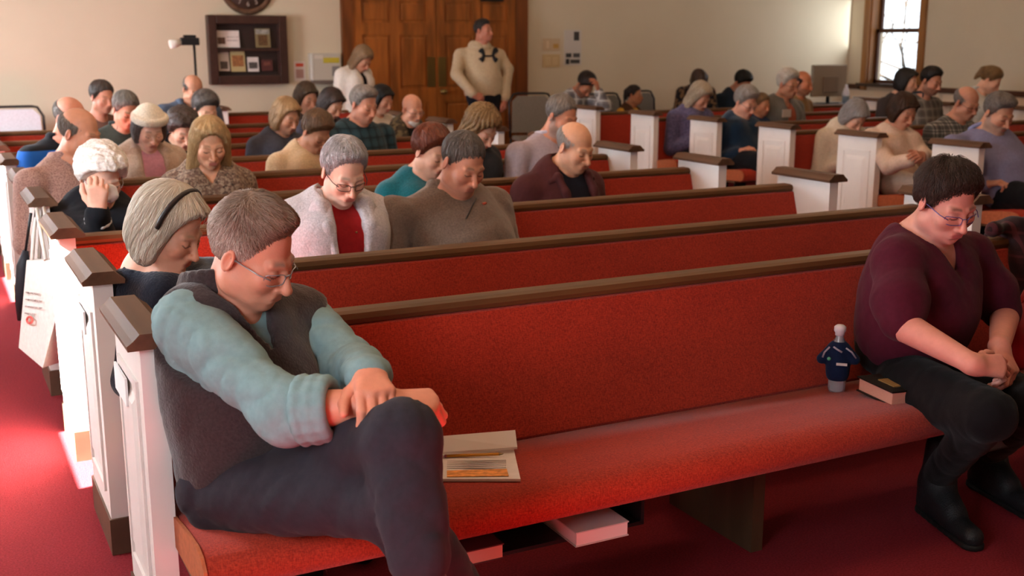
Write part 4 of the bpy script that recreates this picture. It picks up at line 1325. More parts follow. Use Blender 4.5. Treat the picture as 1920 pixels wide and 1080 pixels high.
# rolled cuff, sock, shoes and the vest collar
def hero_bits(p):
    e, root, loc = p, p['root'], p['loc']
    sh, el, wr, sx = p['arms']['R']
    d_ = (wr - el) / np.linalg.norm(wr - el)
    c0 = el + (wr - el) * .20
    x_ = np.cross(d_, V(0, 0, 1)); x_ /= np.linalg.norm(x_); y_ = np.cross(x_, d_)
    ops = []
    for k, r in ((0, .064), (.028, .062), (.052, .058)):
        ops += ring_prims(c0 + d_ * k, x_, y_, r, r, .012, 16)
    v, q = sdf([(a, b_, .012) for a, b_, c in ops], .006)
    npmesh('rolled_cuff', v, q, M_TEAL, root)
    N, spn, fy, ax = p['N'], p['sp'], p['fy'], p['ax']
    ops = []
    for k, (r, t) in enumerate(((.088, .011), (.086, .011), (.083, .010), (.081, .009))):
        ops += ring_prims(N + spn * (.012 + .014 * k) + fy * (-.002 + .006 * k), ax, fy, r, r * 1.02, t, 18, .62, 2 * math.pi - .62)
    v, q = sdf([(a, b_, .01) for a, b_, c in ops], .005)
    npmesh('vest_collar', v, q, M_VEST, root)
    kn, an = p['legs'][1][2], p['legs'][1][3]
    d_ = (an - kn) / np.linalg.norm(an - kn)
    v, q = sdf([('u', cap(an - d_ * .08, an + d_ * .07, .050, .046), 0), ('u', cap(an + d_ * .07, an + d_ * .09 + V(0, .06, 0), .046, .042), .03)], .008)
    npmesh('sock', v, q, knit('#30333c'), root)
    f = an + d_ * .10
    so = [('u', cap(f + V(0, -.05, 0), f + V(0, .19, -.03), .044, .036), 0), ('u', cap(f + V(0, -.05, -.03), f + V(0, .18, -.06), .034, .03), .02)]
    v, q = sdf(so, .01); npmesh('shoe', v, q, mat('black_leather', '#131214', .35), root)
    an = p['legs'][0][3]
    so = [('u', cap(V(an[0], an[1] - .03, .05), V(an[0], an[1] + .17, .04), .045, .036), 0), ('u', cap(V(an[0], an[1], .05), V(an[0], an[1], .13), .045, .045), .03), ('m', lambda d, X, Y, Z: np.maximum(d, .002 - Z))]
    v, q = sdf(so, .01); npmesh('shoe', v, q, mat('black_leather', '#131214', .35), root)
hero_bits(man)

M_MAROON = cloth('#471324', var=.1, bump=.15)
def mk_sleeve(nm, t0, t1, r0, r1):
    return lambda H, e: ('u', cap(e['arms'][nm][0] + (e['arms'][nm][1] - e['arms'][nm][0]) * t0, e['arms'][nm][0] + (e['arms'][nm][1] - e['arms'][nm][0]) * t1, r0, r1), .03)
sleeve_r, sleeve_l = mk_sleeve('R', .1, .62, .066, .086), mk_sleeve('L', .1, .62, .066, .086)
sleeve_r2, sleeve_l2 = mk_sleeve('R', .62, .92, .086, .068), mk_sleeve('L', .62, .92, .086, .068)
M_JEANS = cloth('#0d0d10', var=.12, bump=.2)
woman = person('woman in a maroon blouse and black jeans at the right end of the nearest pew', (1774, 378), 2.52, 1.12, -8, 0, 26, roll=2, lean=.10, hero=2, male=False, nose=.95, fat=.009, bust=.1, skin='#cf9384', lips='#b4636a', brow='#3a2c28', hair='crop', lumps=1, hairc=('#4c3a31', '#241914'), hair_t=.013, line=.092, side=(1.25, 1.3, 1.4),
    strands=6000, slen=.035, lift=.007, jitter=.22, glasses=mat('violet_frame', '#6a5f96', .2, metal=.3), belly=.055, wide=1.04, b=1.04, hz=.55, hipy=-.03, neck=.052, chestcut=.2,
    shR=at(1682, 492, 2.56), shL=at(1818, 478, 2.64), elR=at(1692, 610, 2.42), wrR=at(1826, 684, 2.17), elL=at(1884, 592, 2.56), wrL=at(1874, 652, 2.28), arm=1.05,
    hands={'R': dict(d=(.93, -.3, -.12), n=(-.05, -.75, .65), curl=(.5, .8, .5), thumb=.4, h=.0034, fat=1.12, **{'from': .02}), 'L': dict(d=(-.25, -.75, -.6), n=(.35, -.6, .7), curl=(.6, .8, .5), h=.0034, fat=1.1, **{'from': .05})},
    hipR=at(1705, 725, 2.52), hipL=at(1800, 715, 2.58), knR=at(1856, 778, 2.08), anR=(2.835, 2.46, .14), knL=at(1945, 765, 2.12), anL=(3.17, 2.54, .14), pants=M_JEANS, prad=(.105, .074, .064, .050), ph=.009, no_shoe=True,
    wear=[W('v', M_MAROON, v=.14, vw=.078, neckr=.08, off=.016, limbs=True, slv={'R': .3, 'L': .3}, slr=1.0, extra=[sleeve_r, sleeve_l, sleeve_r2, sleeve_l2], name='blouse', fold=.0035, ff=26, h=.007)])
def puffed(p):
    M_BOOT = mat('black_boot', '#17181b', .55, var=.5, vscale=220, bump=.5, bscale=200)
    for (an, toe) in (((2.835, 2.46, .14), (2.755, 2.235, .035)), ((3.17, 2.54, .14), (3.11, 2.31, .035))):
        a, t = p['loc'](an), p['loc'](toe)
        mid = (a + t) / 2
        hl = V(a[0], a[1], .035) - (t - a) * .12; hl[2] = .04
        so = [('u', cap(V(*hl), V(t[0], t[1], .036), .042, .035), 0), ('u', cap(V(mid[0], mid[1], .07), V(a[0], a[1], .12), .04, .05), .03),
              ('u', cap(V(a[0], a[1], .08), a + V(0, .03, .11), .052, .06), .03), ('m', lambda d, X, Y, Z: np.maximum(d, .004 - Z))]
        v, q = sdf(so, .008)
        bt = npmesh('boot', v, q, M_BOOT, p['root'])
        so = [('u', cap(V(hl[0], hl[1], .012), V(t[0], t[1], .012), .045, .038), 0), ('m', lambda d, X, Y, Z: np.maximum(np.maximum(d, .001 - Z), Z - .02))]
        v, q = sdf(so, .006)
        npmesh('sole', v, q, mat('rubber', '#0d0d0e', .7), bt)
puffed(woman)
# headband of the silver-haired woman
def headband(p):
    H = p['H']
    pts = [H.p(.101 * math.sin(a), .010 + .012 * math.cos(a) * 0, .042 + .094 * math.cos(a)) for a in np.linspace(-1.75, 1.75, 22)]
    b_ = B()
    b_.tube(pts, .0075 * H.s, 8)
    b_.build('headband', mat('headband_dark', '#2a211f', .5), p['root'])
headband(P['headband'])

def knit_hat(p):
    H = p['H']
    ops = [('u', H.ell((0, -.014, .05), (.092, .108, .092)), 0), ('m', lambda d, X, Y, Z: smax(d, (.048 + .25 * H.loc(X, Y, Z)[1] - H.loc(X, Y, Z)[2]) * H.s, .006))]
    for k in (0, .018):
        ops += [(a, q_, .012) for a, q_, c in ring_prims(H.p(0, -.012, .054 + k), H.R[:, 0], H.R @ V(0, 1, .25) / 1.03, .091 * H.s, .107 * H.s, .012 * H.s, 24)]
    v, q = sdf(ops, .006)
    npmesh('knit_hat', v, q, knit('#d6c9b4'), p['root'])
knit_hat(P['hat'])

def hood(p):
    N, spn, fy, ax, b_ = (p[k] for k in ('N', 'sp', 'fy', 'ax', 'b'))
    ops = []
    for k, (r, t_) in enumerate(((.098, .028), (.088, .026), (.078, .020))):
        ops += [(a, q_, .02) for a, q_, c in ring_prims(N + spn * (-.012 + .022 * k) - fy * .008, ax, fy * 1.0 - spn * .22, r * b_, r * b_ * 1.05, t_, 18, .25, 2 * math.pi - .25)]
    v, q = sdf(ops, .01)
    npmesh('hood', v, q, cloth('#b6a184'), p['root'])
hood(P['hoodie'])
# ------------------------------------------------------------------ things in the room
def thing(name, label, cat, loc=(0, 0, 0), rz=0.0, group=None):
    return tag(empty(name, loc, rz), label, cat, group)

# ---- wall clock
c0 = at(462, -24, WALL_B)
t = thing('wall_clock', 'round dark wooden wall clock above the display case', 'clock', (c0[0], WALL_B, c0[2]))
B().lathe([(.30, 0), (.302, .02), (.285, .045), (.255, .05), (.245, .03), (0, .028)], (0, 0, 0), 40, 'y').build('rim', M_DARKWOOD, t)
B().lathe([(.24, .029), (.238, .033), (0, .034)], (0, 0, 0), 36, 'y').build('dial', mat('clock_face', '#3a2a22', .5), t)
for n in range(1, 13):
    a = math.radians(30 * n)
    fc = bpy.data.curves.new('numeral', 'FONT'); fc.body = str(n); fc.size = .075; fc.align_x = 'CENTER'; fc.align_y = 'CENTER'; fc.extrude = .001
    tmp = bpy.data.objects.new('numeral', fc); me = bpy.data.meshes.new_from_object(tmp); bpy.data.objects.remove(tmp)
    fo = link('numeral', me, mat('numeral_grey', '#9a8f86', .5), t)
    fo.location = (.185 * math.sin(a), -.037, .185 * math.cos(a)); fo.rotation_euler = (math.pi / 2, 0, 0)
for a, L in ((305, .11), (30, .165)):
    r = math.radians(a)
    B().tube([(0, -.042, 0), (L * math.sin(r), -.042, L * math.cos(r))], .005, 6).build('hand', mat('numeral_grey', '#9a8f86'), t)

# ---- display case with leaflets
a0, a1 = at(384, 28, WALL_B), at(537, 156, WALL_B)
cx, cz, w2, h2 = (a0[0] + a1[0]) / 2, (a0[2] + a1[2]) / 2, (a1[0] - a0[0]) / 2, (a0[2] - a1[2]) / 2
t = thing('display_case', 'dark wooden wall case with two shelves of leaflets', 'display case', (cx, WALL_B, cz))
M_CASE = mat('case_wood', '#38221c', .4, var=.2, vscale=12)
fw_ = .095
for n_, (x0, x1, z0, z1) in enumerate(((-w2, -w2 + fw_, -h2, h2), (w2 - fw_, w2, -h2, h2), (-w2 + fw_, w2 - fw_, h2 - fw_, h2), (-w2 + fw_, w2 - fw_, -h2, -h2 + fw_))):
    B().box(x0, x1, -.12, 0, z0, z1, .008).build('frame_side', M_CASE, t)
B().box(-w2 + .02, w2 - .02, -.01, 0, -h2 + .02, h2 - .02).build('back_board', mat('case_back', '#2a1a16', .6), t)
B().box(-w2 + fw_, w2 - fw_, -.10, -.01, -.012, .012).build('shelf', M_CASE, t)
def leaflet(px0, py0, px1, py1, label, base, blocks, dy=-.05, tilt=.12):
    p0, p1 = at(px0, py0, WALL_B + dy), at(px1, py1, WALL_B + dy)
    w_, h_ = p1[0] - p0[0], p0[2] - p1[2]
    t_ = thing('leaflet', label, 'leaflet', ((p0[0] + p1[0]) / 2, WALL_B + dy, p1[2]), 0, 'leaflets in the display case')
    t_.rotation_euler = (-tilt, 0, 0)
    B().box(-w_ / 2, w_ / 2, -.002, .002, 0, h_).build('sheet', mat('paper_' + base.lstrip('#'), base, .7, var=.05, vscale=30), t_)
    for (u0, v0, u1, v1, c_) in blocks:
        B().box(-w_ / 2 + u0 * w_, -w_ / 2 + u1 * w_, -.0035, -.002, (1 - v1) * h_, (1 - v0) * h_).build('printed_picture', mat('print_' + c_.lstrip('#'), c_, .6, var=.4, vscale=40), t_)
leaflet(405, 57, 450, 89, 'wide white leaflet on the upper shelf', '#cfc3bc', [(.05, .4, .38, .8, '#5c4034'), (.45, .35, .95, .42, '#a79b96'), (.45, .55, .95, .62, '#a79b96')])
leaflet(478, 53, 508, 89, 'leaflet with a green brown picture on the upper shelf', '#7a6a4a', [(.05, .05, .95, .3, '#8f8c84'), (.2, .35, .8, .9, '#5a3f24')])
leaflet(409, 97, 431, 133, 'narrow leaflet at the left of the lower shelf', '#b9a89a', [(.15, .5, .85, .9, '#4a3f38')])
leaflet(432, 96, 461, 134, 'leaflet with a brown figure in the middle of the lower shelf', '#a89468', [(.1, .2, .9, .75, '#8a5a34')])
leaflet(464, 107, 486, 134, 'small white leaflet with a dark picture on the lower shelf', '#c8bfba', [(.1, .35, .9, .8, '#4a4440')])
leaflet(490, 112, 512, 133, 'small dark red leaflet at the right of the lower shelf', '#4a2420', [(.2, .2, .8, .5, '#6a3a30')])

# ---- papers, boxes and plates on the back wall
def plate(name, label, cat, x0, y0, x1, y1, col, d=.02, bits=(), **k):
    p0, p1 = at(x0, y0, WALL_B - d), at(x1, y1, WALL_B - d)
    t_ = thing(name, label, cat, ((p0[0] + p1[0]) / 2, WALL_B, (p0[2] + p1[2]) / 2))
    w_, h_ = (p1[0] - p0[0]) / 2, (p0[2] - p1[2]) / 2
    B().box(-w_, w_, -d, 0, -h_, h_, min(.004, d * .3)).build('panel', mat('plate_' + col.lstrip('#'), col, .6), t_)
    for (nm, u0, v0, u1, v1, c_) in bits:
        B().box(-w_ + 2 * w_ * u0, -w_ + 2 * w_ * u1, -d - .004, -d, h_ - 2 * h_ * v1, h_ - 2 * h_ * v0).build(nm, mat('plate_' + c_.lstrip('#'), c_, .6), t_)
    return t_
plate('notice', 'small white notice with a red heading beside the display case', 'notice', 551, 115, 573, 152, '#cdbfb8', .006, [('red_heading', .15, .1, .85, .27, '#c2452c'), ('text_block', .15, .4, .85, .85, '#a9827a')])
plate('control_panel', 'pale wall cabinet with a yellow sticker left of the door', 'cabinet', 582, 100, 640, 150, '#b5aa9c', .09, [('yellow_sticker', .42, .16, .95, .36, '#b3a032'), ('white_edge', 0, 0, .07, 1, '#cfc9c2'), ('grey_label', .7, .48, .95, .85, '#7d7674'), ('heading', .12, .06, .4, .2, '#c9bcae')])
plate('wall_shelf', 'narrow dark ledge under the pale wall cabinet', 'shelf', 588, 151, 645, 156, '#6a5a52', .12)
plate('switch_plate', 'cream double switch plate right of the door, the upper one', 'switch', 1018, 72, 1050, 95, '#bda384', .012, [('switch', .2, .2, .35, .8, '#cdb595'), ('switch', .6, .45, .9, .8, '#b58a44')])
plate('switch_plate', 'cream blank wall plate right of the door, the lower one', 'switch', 1018, 102, 1050, 126, '#bda278', .012, [('switch', .15, .2, .45, .8, '#c5ab82'), ('switch', .55, .2, .85, .8, '#c5ab82')])
plate('poster', 'white wall poster with dark photographs above the head-in-hand man', 'poster', 1058, 56, 1090, 122, '#bdb3ab', .005, [('dark_photo', .55, .05, .85, .3, '#3a3634'), ('dark_photo', .1, .66, .42, .78, '#3a3634'), ('dark_photo', .52, .66, .9, .78, '#4a4644'), ('dark_photo', .1, .82, .3, .97, '#2a2624'), ('dark_photo', .36, .84, .9, .95, '#3a3634')])

# ---- video camera on a thin stand
p = at(364, 85, 11.5)
t = thing('camera_stand', 'small video camera on a thin black stand before the back wall', 'camera', (p[0], 11.5, 0))
B().tube([(0, 0, .02), (0, 0, p[2])], .012, 10).build('pole', M_BLACK, t)
for k in range(3):
    a = 2.1 * k
    B().tube([(0, 0, .3), (.3 * math.cos(a), .3 * math.sin(a), .01)], .012, 8).build('leg', M_BLACK, t)
bd = B().box(-.13, .05, -.035, .035, p[2] - .0, p[2] + .075, .012).box(-.1, .02, -.025, .025, p[2] + .07, p[2] + .1, .008).build('camera_body', M_BLACK, t)
B().tube([(-.13, 0, p[2] + .03), (-.17, -.02, p[2] + .02), (-.235, -.03, p[2] + .01)], [.03, .036, .042], 16).build('lens_hood', mat('lens_white', '#c9c2b6', .4), t)

# ---- stacking chairs
def chair(label, px, Y, rz, pad, h=.88, w=.46):
    p_ = at(px[0], px[1], Y)
    t_ = thing('stacking_chair', label, 'chair', (p_[0], Y, 0), rz, 'padded stacking chairs by the back wall')
    hw = w / 2
    fr = [(-hw, -.16, .44), (-hw, -.20, h - .1), (-hw + .05, -.21, h - .01), (-hw + .10, -.21, h), (hw - .10, -.21, h), (hw - .05, -.21, h - .01), (hw, -.20, h - .1), (hw, -.16, .44)]
    B().tube(fr, .013, 8).build('back_frame', M_BLACK, t_)
    bp = [(-hw + .025, .50), (-hw + .035, h - .09), (-hw + .10, h - .025), (hw - .10, h - .025), (hw - .035, h - .09), (hw - .025, .50)]
    b_ = B(); n = len(bp)
    b_.raw([(x, -.205, z) for x, z in bp] + [(x, -.165, z) for x, z in bp] , [tuple(range(n)), tuple(range(n, 2 * n))[::-1]] + [(i, n + i, n + (i + 1) % n, (i + 1) % n) for i in range(n)])
    b_.build('backrest', pad, t_)
    B().box(-hw + .02, hw - .02, -.16, .26, .42, .47, .02).build('seat', pad, t_)
    for sx in (-1, 1):
        for y0, y1 in ((-.16, -.22), (.24, .26)):
            B().tube([(sx * (hw - .01), y0, .43), (sx * (hw), y1, 0)], .013, 8).build('leg', M_BLACK, t_)
    return t_
chair('pale grey padded stacking chair at the far left by the wall', (34, 240), 12.3, math.pi, cloth('#b9bcc0'), .90, .52)
chair('brown grey padded stacking chair right of the door', (1003, 250), 11.6, math.pi - .25, cloth('#6f6458'), .95, .52)
chair('grey stacking chair between the head-in-hand man and the girl', (1150, 185), 12.2, math.pi, cloth('#75726e'), .90, .46)
chair('grey stacking chair just right of the girl in yellow', (1215, 185), 12.2, math.pi, cloth('#75726e'), .92, .46)
for who, nm in (('headinhands', 'head-in-hand man by the wall'), ('girl', 'girl with the dark ponytail'), ('leaning32', 'person bent sideways by the wall'), ('blackhair34', 'black haired person by the wall')):
    l_ = P[who]['root'].location
    ch_ = chair('low grey stacking chair carrying the ' + nm, (1098, 200), l_[1] + .02, P[who]['root'].rotation_euler[2], cloth('#75726e'), .72, .46)
    ch_.location = (l_[0], l_[1] + .02, 0)

# ---- desk, monitor, bottle and cup at the back right
dk = at(1560, 190, 11.6)
t = thing('desk', 'dark desk behind the right block under the monitor', 'desk', (dk[0], 11.6, 0))
B().box(-.75, .75, -.3, .3, .70, .74, .006).build('desk_top', M_DARKWOOD, t)
for sx in (-1, 1):
    for sy in (-1, 1):
        B().box(sx * .7 - .025, sx * .7 + .025, sy * .26 - .025, sy * .26 + .025, 0, .70).build('leg', M_DARKWOOD, t)
m0, m1 = at(1524, 122, 11.6), at(1583, 178, 11.6)
t = thing('monitor', 'tan grey monitor seen from behind on the back desk', 'monitor', ((m0[0] + m1[0]) / 2, 11.6, .74))
mw, mh = (m1[0] - m0[0]) / 2, m0[2] - .74
B().box(-mw, mw, -.03, .03, .09, mh, .012).build('housing', mat('monitor_grey', '#8c7c6c', .5), t)
B().box(-mw * .45, mw * .45, -.05, -.03, .14, mh * .7, .01).build('rear_cover', mat('monitor_dark', '#7a6a5c', .5), t)
B().tube([(0, 0, .01), (0, 0, .12)], .025, 10).build('stand', M_BLACK, t)
B().box(-.12, .12, -.09, .09, 0, .012, .004).build('base', M_BLACK, t)
bt = at(1586, 180, 11.45)
t = thing('spray_bottle', 'white and blue bottle beside the monitor', 'bottle', (bt[0], 11.45, .74))
B().lathe([(.0, 0), (.045, .002), (.047, .09), (.047, .10)], (0, 0, 0), 18).build('lower_half', mat('bottle_grey', '#7d8ea0', .3), t)
B().lathe([(.047, .10), (.047, .13), (.03, .19), (.016, .22), (.016, .25), (0, .251)], (0, 0, 0), 18).build('upper_half', mat('bottle_white', '#dfe2f0', .3), t)
bt = at(1604, 184, 11.4)
t = thing('cup', 'small pale blue cup on the back desk', 'cup', (bt[0], 11.4, .74))
B().lathe([(.026, 0), (.034, .09), (.030, .09), (.024, .006), (0, .006)], (0, 0, 0), 18).build('cup_wall', mat('cup_blue', '#bfe0ea', .35), t)

# ---- bare tree outside the window
rs = random.Random(4)
t = thing('bare_tree', 'bare branching tree outside the bright window', 'tree', (WALL_R + 3.2, 15.0, -.5))
tw = B()
def branch(p_, d_, L, r, dep):
    d_ = d_ / np.linalg.norm(d_)
    q_ = p_ + d_ * L
    tw.tube([p_, (p_ + q_) / 2 + V(*[rs.uniform(-.04, .04) * L for _ in range(3)]), q_], [r, r * .85, r * .7], 5, caps=False)
    if dep > 0:
        for _ in range(3 if dep > 1 else 2):
            branch(p_ + d_ * L * rs.uniform(.5, 1), d_ + V(*[rs.uniform(-.8, .8) for _ in range(3)]), L * rs.uniform(.55, .8), r * .6, dep - 1)
branch(V(0, 0, 0), V(.05, -.1, 1), 1.6, .05, 5)
tw.build('branches', mat('bark', '#1c1713', .95), t)

# ---- wall lamp above the right edge of the frame
sp_ = atx(1884, -40, WALL_R)
t = thing('wall_lamp', 'brass wall lamp with a shade on the right wall', 'lamp', (WALL_R, sp_[1], sp_[2]))
B().lathe([(0, 0), (.05, .0), (.05, .02), (0, .02)], (0, 0, 0), 16).build('wall_plate', M_BRASS, t)
B().tube([(0, 0, .01), (-.10, 0, .02), (-.13, 0, .08)], .008, 8).build('arm', M_BRASS, t)
B().lathe([(.07, .06), (.11, .22), (.105, .22), (.066, .062)], (-.13, 0, .02), 20).build('shade', mat('lamp_shade', '#e8d8b0', .6, trans=.0), t)
lamp('wall_lamp_bulb', 'POINT', (WALL_R - .13, sp_[1], sp_[2] + .16), 26.0, (1.0, .78, .45), shadow_soft_size=.03)

# ---- on the nearest pew
M_PAPER = mat('paper', '#cfc4bd', .75, var=.04, vscale=40)
q4 = [atz(820, 850, .450), atz(968, 842, .446), atz(975, 905, .449), atz(828, 905, .452)]
def sheet(name, label, cat, pts, zs, m, th=.004, group=None):
    c_ = np.mean(pts, 0)
    t_ = thing(name, label, cat, (c_[0], c_[1], min(zs)), 0, group)
    v = [(p_[0] - c_[0], p_[1] - c_[1], z - min(zs)) for p_, z in zip(pts, zs)] + [(p_[0] - c_[0], p_[1] - c_[1], z - min(zs) + th) for p_, z in zip(pts, zs)]
    B().raw(v, [(3, 2, 1, 0), (4, 5, 6, 7), (0, 1, 5, 4), (1, 2, 6, 5), (2, 3, 7, 6), (3, 0, 4, 7)]).build('sheet', m, t_)
    return t_, c_
def seat_z(p_): return float(np.interp(p_[1] - RAIL_Y[0], [-.59, -.545, -.45, -.30, -.135], [.438, .447, .440, .418, .395]))
def on_seat(x, y):
    z = .44
    for _ in range(6):
        p_ = atz(x, y, z); z = seat_z(p_)
    return p_, z
def seat_sheet(label, name, px, m, dz, th, cat='booklet'):
    pz = [on_seat(*q_) for q_ in px]
    return sheet(name, label, cat, [a for a, z in pz], [z + dz for a, z in pz], m, th)
t, c_ = seat_sheet('open white booklet lying on the red seat beside the man', 'booklet', [(822, 846), (962, 842), (976, 905), (830, 905)], M_PAPER, .003, .007)
def ink(px, m, dz, par, c_, name, th=.0012):
    pz = [on_seat(*q_) for q_ in px]
    z0 = par.location[2]
    v = [(a[0] - c_[0], a[1] - c_[1], z + dz - z0) for a, z in pz]
    v += [(x, y, z + th) for x, y, z in v]
    B().raw(v, [(3, 2, 1, 0), (4, 5, 6, 7), (0, 1, 5, 4), (1, 2, 6, 5), (2, 3, 7, 6), (3, 0, 4, 7)]).build(name, m, par)
M_INK = mat('grey_print', '#b3a8a2', .8)
M_GOLDP = mat('orange_print', '#d58a44', .7, var=.3, vscale=60)
for k in range(5):
    y = 871 + k * 3.4
    ink([(838, y), (948, y - 2), (949, y - .4), (838, y + 1.6)], M_INK, .0105, t, c_, 'text_line')
ink([(838, 890), (950, 887), (954, 900), (838, 902)], M_GOLDP, .0105, t, c_, 'orange_band')
zs_ = [.47, .47, .435, .435]
t, c_ = sheet('folded_sheet', 'folded white sheet leaning on the booklet near the seat back', 'paper', [atz(x_, y_, z_) for (x_, y_), z_ in zip([(822, 822), (966, 810), (970, 842), (826, 852)], zs_)], zs_, mat('paper_b', '#d3c8c2', .75), .006)
a, za = on_seat(838, 866); b2, zb = on_seat(944, 862)
t = thing('pencil', 'yellow pencil lying on the open booklet', 'pencil', (a[0], a[1], za + .017))
d_ = np.array([b2[0] - a[0], b2[1] - a[1], zb - za])
B().tube([(0, 0, .0), d_ * .92], .0042, 6).build('barrel', mat('pencil_yellow', '#c8892c', .4), t)
B().tube([d_ * .92, d_], [.0042, .0008], 6).build('tip', mat('pencil_tip', '#8a6a44', .6), t)
B().tube([d_ * -.04, d_ * 0], .0043, 6).build('eraser', mat('eraser_pink', '#b8606a', .6), t)

# bible at the right
b0, z0 = on_seat(1600, 745); b1, z1 = on_seat(1706, 757); b3, _ = on_seat(1645, 758)
t = thing('bible', 'thick closed book with a black cover beside the maroon blouse', 'book', (*((on_seat(1645, 748)[0])[:2]), on_seat(1645, 748)[1] + .002))
u = V(*(on_seat(1640, 757)[0] - on_seat(1580, 741)[0])[:2], 0); lu = np.linalg.norm(u); u /= lu
w3 = V(-u[1], u[0], 0)
t.rotation_euler = (0, 0, math.atan2(u[1], u[0]))
B().box(-.085, .085, -.01, .115, .004, .044, .003).build('page_block', mat('page_edge', '#c98f7c', .7, var=.12, vscale=90, stretch=(1, 1, 30)), t)
B().box(-.09, .09, -.015, .12, 0, .004).box(-.09, .09, -.015, .12, .044, .049).box(-.09, .09, .115, .12, 0, .049).build('cover', mat('bible_black', '#17130f', .45), t)
B().box(-.03, .05, .02, .09, .049, .052).build('tucked_card', mat('card_tan', '#8a6a3c', .6), t)

# bottle in a sports-shirt cover
bp_, bz = on_seat(1568, 733)
t = thing('jersey_bottle', 'small bottle wearing a navy sports shirt cover against the seat back', 'bottle', (bp_[0], bp_[1], bz))
M_CLEAR = mat('clear_plastic', '#d8dce4', .15, trans=.7, spec=.5)
B().lathe([(0, .001), (.026, .001), (.028, .01), (.028, .14), (.022, .165), (.012, .185), (.012, .20), (0, .20)], (0, 0, 0), 20).build('bottle_body', M_CLEAR, t)
B().lathe([(.015, .19), (.015, .198), (.019, .205), (.019, .218), (.012, .224), (0, .224)], (0, 0, 0), 20).build('cap', mat('cap_white', '#c9c0c6', .4), t)
M_NAVY = cloth('#101c38')
ops = [('u', ell(V(0, 0, .09), V(.036, .033, .055)), 0), ('u', cap(V(0, 0, .06), V(0, 0, .15), .034, .028), .02), ('u', cap(V(-.02, 0, .145), V(-.052, -.005, .108), .018, .017), .012), ('u', cap(V(.02, 0, .145), V(.052, -.005, .112), .018, .017), .012), ('m', lambda d, X, Y, Z: np.maximum(np.maximum(d, .04 - Z), Z - .172))]
v, q = sdf(ops, .004); npmesh('shirt_cover', v, q, M_NAVY, t)
for pts in ([(-.03, -.030, .155), (-.045, -.024, .135), (-.05, -.026, .118)], [(-.018, -.033, .158), (-.005, -.036, .15), (.01, -.036, .142)], [(.022, -.03, .155), (.04, -.026, .142), (.055, -.022, .122)]):
    B().tube(pts, .003, 6).build('silver_stripe', mat('silver_print', '#9a96a6', .5), t)
B().box(-.006, .028, -.040, -.036, .098, .106).build('white_print', mat('white_print', '#c8b8b8', .6), t)
B().lathe([(0, 0), (.006, .0), (.006, .003), (0, .003)], (-.03, -.036, .118), 10, 'y').build('green_mark', mat('green_print', '#5aa07a', .6), t)
t.rotation_euler = (0, 0, -.75)

# ---- hymnals on the racks under the nearest seat
def rack_book(label, x0, x1, y0, y1, m, cov):
    t_ = thing('hymnal', label, 'book', ((x0 + x1) / 2, (y0 + y1) / 2, .272), 0, 'hymnals on the racks under the nearest seat')
    a_, b_ = (x1 - x0) / 2, (y1 - y0) / 2
    B().box(-a_ + .003, a_ - .003, -b_ + .002, b_, .003, .037).build('page_block', m, t_)
    B().box(-a_, a_, -b_, b_, 0, .003).box(-a_, a_, -b_, b_, .037, .040).build('cover', cov, t_)
M_COVER = mat('hymnal_cover', '#4a1a1c', .5)
rack_book('white edged hymnal sticking out under the middle of the seat', 1.37, 1.53, 2.30, 2.50, mat('page_white', '#d8d0cc', .7), mat('hymnal_cover_light', '#b9b4b2', .5))
rack_book('pink edged hymnal just right of the crossed leg under the seat', 1.06, 1.18, 2.33, 2.52, mat('page_pink', '#c98a7c', .7), M_COVER)
rack_book('grey hymnal under the seat left of the black jeans', 2.82, 3.0, 2.30, 2.5, mat('page_grey', '#5a6468', .7), mat('hymnal_grey', '#3a4246', .5))

# ---- coat and bag at the right edge
ops = [('u', cap(V(3.56, 2.91, .835), V(3.98, 2.93, .85), .03, .05), 0), ('u', rbox(V(3.80, 2.83, .68), V(.21, .028, .17), rot('x', -17) @ rot('y', 8), .025), .04), ('u', rbox(V(3.78, 2.99, .72), V(.19, .03, .12), rot('x', 8), .025), .04)]
ops.append(('m', lambda d, X, Y, Z: d + .012 * np.sin(46 * X + 9 * Z + 2 * np.sin(20 * Z)) + .005 * waves(X, Y, Z, 55, 2)))
v, q = sdf(ops, .01)
t = thing('draped_coat', 'dark maroon plaid coat draped over the pew back at the right edge', 'coat', (3.8, 2.9, .6))
npmesh('coat_cloth', v - np.array([3.8, 2.9, .6]), q, pattern('dark_plaid', 'plaid', ('#2a1218', '#1a0d12', '#4a2028'), 12), t)
t = thing('red_bag', 'shiny red handbag on the seat at the right edge', 'bag', (3.36, 2.56, .425))
ops = [('u', ell(V(0, 0, .12), V(.15, .085, .13)), 0), ('u', rbox(V(0, 0, .09), V(.14, .07, .09), None, .04), .03), ('m', lambda d, X, Y, Z: np.maximum(d, .0 - Z))]
v, q = sdf(ops, .01); npmesh('bag_body', v, q, mat('red_vinyl', '#9a1018', .3), t)
B().tube([(-.09 + .18 * i / 10, 0, .2 + .11 * math.sin(math.pi * i / 10)) for i in range(11)], .008, 8).build('handle', mat('red_vinyl', '#9a1018'), t)
B().tube([(-.08, -.075, .20), (-.03, -.088, .17), (.02, -.088, .15)], .006, 6).build('buckle', M_BRASS, t)

